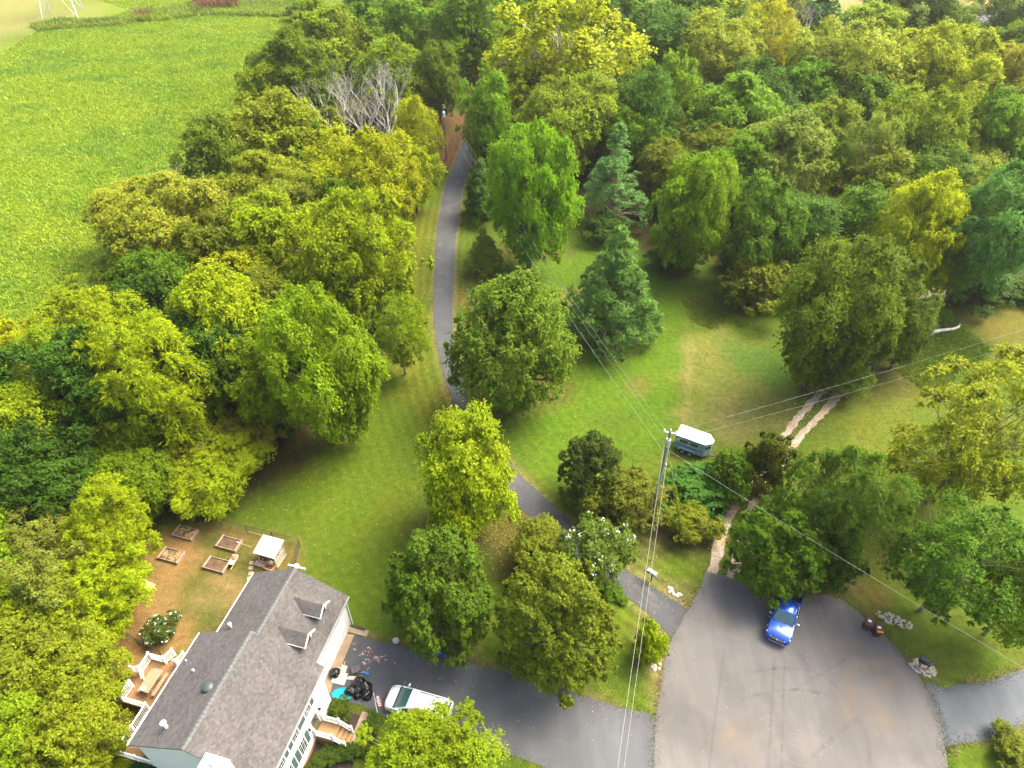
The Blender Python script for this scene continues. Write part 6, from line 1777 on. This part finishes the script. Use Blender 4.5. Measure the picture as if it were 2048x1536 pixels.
MB().rod((-.12, 0, .1), (-.62, -.35, .12), .02, 6).build('stem', M_WMETAL, bt)
MB().rod((.3, -.12, .12), (.42, .14, .12), .03, 8).build('wheel', M_BLACK, bt)
for i, (u, v, rz) in enumerate(((878, 1305, 60), (886, 1310, -25))):
    b = thing('toy_dumbbell', ('upper' if i == 0 else 'lower') + ' blue toy dumbbell at the driveway edge below the pear tree', 'toy', (*G2(u, v), .0), R_(rz), 'blue toys at the driveway edge')
    MB().rod((-.22, 0, .1), (.22, 0, .1), .035, 8).build('bar', mat('bright_blue_plastic', (.0, .16, .55)), b)
    for s in (-1, 1): MB().rod((s * .16, 0, .1), (s * .3, 0, .1), .1, 10).build('weight', MATS['bright_blue_plastic'], b)
# small flag on a pole
fx, fy = G2(756, 1432)
fl = thing('flag_on_pole', 'small striped flag with blue canton on a leaning white pole', 'flag', (fx, fy, .02), 0)
top = G(747, 1386, 1.9)
tv = Vector((float(top[0]) - fx, float(top[1]) - fy, 1.9))
MB().tube([(0, 0, 0), tv], .022, 8).build('staff', mat('white_staff', (.7, .71, .70), .4, .1), fl)
MB().lathe(tv, [(.03, 0), (.045, .03), (.02, .07)], 8).build('finial', mat('brass', (.6, .45, .15), .3, .1, metal=.8), fl)
t = NT('striped_flag_cloth')
ux = t.node('ShaderNodeAttribute', attribute_name='flag_uv')
sp = t.node('ShaderNodeSeparateColor')
t.l.new(ux.outputs['Color'], sp.inputs[0])
st = t.math('GREATER_THAN', t.math('FRACT', t.math('MULTIPLY', sp.outputs[1], 6.5)), .5)
c = t.mix(st, (.62, .035, .045), (.78, .76, .74))
can = t.math('MULTIPLY', t.math('LESS_THAN', sp.outputs[0], .42), t.math('GREATER_THAN', sp.outputs[1], .46))
vo = t.node('ShaderNodeTexVoronoi')
vo.inputs['Scale'].default_value = 16
vo.inputs['Randomness'].default_value = .15
t.l.new(ux.outputs['Color'], vo.inputs['Vector'])
star = t.math('LESS_THAN', vo.outputs['Distance'], .25)
c = t.mix(can, c, t.mix(star, (.03, .06, .2), (.78, .78, .78)))
t.base(c)
t.set(Roughness=.85)
nu, nvv = 15, 9
V_, UV_ = [], []
for j in range(nvv):
    for i in range(nu):
        a, b_ = i / (nu - 1), j / (nvv - 1)
        base = tv * (1 - .02 - .42 * (1 - b_))
        V_.append((base.x + a * .55, base.y - a * .20 + .07 * math.sin(a * 9 + b_ * 2), base.z - a * .36 + .03 * math.sin(a * 7)))
        UV_.append((a, b_, 0))
ii = np.arange(nu * nvv).reshape(nvv, nu)
qd = np.stack([ii[:-1, :-1], ii[:-1, 1:], ii[1:, 1:], ii[1:, :-1]], -1).reshape(-1, 4)
link('cloth', np_mesh('cloth', np.array(V_), qd, t.m, {'flag_uv': np.array(UV_)}, True), fl)

# ================================================================ far things
# fallen log by the brown field
lg = thing('fallen_log', 'bleached fallen log lying in the long grass', 'log', (*G2(1886, 664), 0), R_(13))
MB().tube([(-2.2, -.1, .35), (-1.2, 0, .32), (0, .05, .28), (1.3, -.02, .25), (2.3, .15, .30)], [.34, .26, .21, .18, .20], 9).build('trunk', M_PALEBARK, lg, 60)
MB().tube([(2.2, .1, .3), (2.6, .4, .55)], [.15, .06], 6).build('stub', M_PALEBARK, lg)
MB().tube([(-2.0, -.1, .3), (-2.3, -.5, .1)], [.2, .1], 6).build('stub', M_PALEBARK, lg)
MB().tube([(-1.6, 0, .3), (-1.7, .35, .6)], [.14, .05], 6).build('stub', M_PALEBARK, lg)
# lattice pylon at the far edge of the meadow
py_ = thing('lattice_pylon', 'steel lattice pylon standing at the far end of the meadow', 'pylon', (-128.4, 219.0, 0), R_(15))
M_STEEL = mat('galvanised_lattice', (.50, .53, .54), .5, .1, 2, metal=.3)
hb, htop, Hh = 4.6, .8, 32.0
cx = lambda z: hb + (htop - hb) * z / Hh
for sx in (-1, 1):
    for sy in (-1, 1):
        MB().tube([(sx * hb, sy * hb, 0), (sx * htop, sy * htop, Hh)], .13, 4).build('leg', M_STEEL, py_)
lev = [0, 5.5, 10.5, 15, 19, 22.5, 25.5, 28, 30, 32]
for k in range(len(lev) - 1):
    z0, z1 = lev[k], lev[k + 1]
    a, b_ = cx(z0), cx(z1)
    for ang in range(4):
        rot = lambda x, y: (x, y) if ang == 0 else (-y, x) if ang == 1 else (-x, -y) if ang == 2 else (y, -x)
        if k == 0:
            for s in (-1, 1):
                MB().rod((*rot(s * a, -a), z0), (*rot(s * a * .35, -b_), z1), .08, 4).build('brace', M_STEEL, py_)
        else:
            MB().rod((*rot(-a, -a), z0), (*rot(b_, -b_), z1), .07, 4).build('brace', M_STEEL, py_)
            MB().rod((*rot(a, -a), z0), (*rot(-b_, -b_), z1), .07, 4).build('brace', M_STEEL, py_)
        MB().rod((*rot(-b_, -b_), z1), (*rot(b_, -b_), z1), .07, 4).build('brace', M_STEEL, py_)
for z in (22.5, 27, 31):
    for s in (-1, 1):
        MB().tube([(0, 0, z + .9), (s * 6, 0, z), (0, 0, z)], .09, 4).build('arm', M_STEEL, py_)
# roof among the trees at top right
fhx, fhy = 126.5, 199.5
fh = thing('house', 'distant brown house with dark roof among trees at top right', 'house', (fhx, fhy, 0), R_(-8))
MB().add([(x, y, z) for y in (-4.2, 4.2) for x, z in ((-5.5, 0), (5.5, 0), (5.5, 3.2), (-5.5, 3.2))] + [(-5.5, 0, 5.6), (5.5, 0, 5.6)], [(0, 1, 2, 3), (4, 7, 6, 5), (1, 5, 6, 9, 2), (0, 3, 8, 7, 4)]).build('wall', mat('tan_grey_siding', (.32, .28, .24), .8, .15), fh)
M_FROOF = mat('dark_slate_roof', (.10, .10, .115), .85, .2, 2)
for s in (-1, 1):
    f = MB().hexa([(-6, 0, 5.62), (6, 0, 5.62), (6, s * 4.8, 2.95), (-6, s * 4.8, 2.95)], [(-6, 0, 5.8), (6, 0, 5.8), (6, s * 4.8, 3.1), (-6, s * 4.8, 3.1)]).build('roof', M_FROOF, fh)
    if s == -1:
        MB().b2(-.35, .35, -2.4, -2.0, 4.3, 5.0).build('skylight', M_WMETAL, f)
        MB().b2(2.6, 3.5, -2.0, -1.1, 3.6, 7.0).build('chimney', M_BRICK, f)
for x in (-3.5, 0, 3.5):
    w = MB().b2(x - .6, x + .6, -4.26, -4.19, 1.0, 2.4).build('window', M_WHITE, fh)
    MB().b2(x - .5, x + .5, -4.29, -4.25, 1.1, 2.3).build('pane', M_GLASS, w)

# ================================================================ thin summer haze
hz = MB().b2(-420, 420, -120, 520, -1.0, 58.0).build('haze', None)
t = NT('haze_air')
t.n.remove(t.b)
pv = t.node('ShaderNodeVolumePrincipled')
pv.inputs['Color'].default_value = (1.0, .98, .93, 1)
pv.inputs['Density'].default_value = .00012
pv.inputs['Anisotropy'].default_value = .3
t.l.new(pv.outputs[0], t.out.inputs['Volume'])
hz.data.materials.append(t.m)
tag(hz, 'thin summer haze over the whole place', 'haze', None, 'stuff')
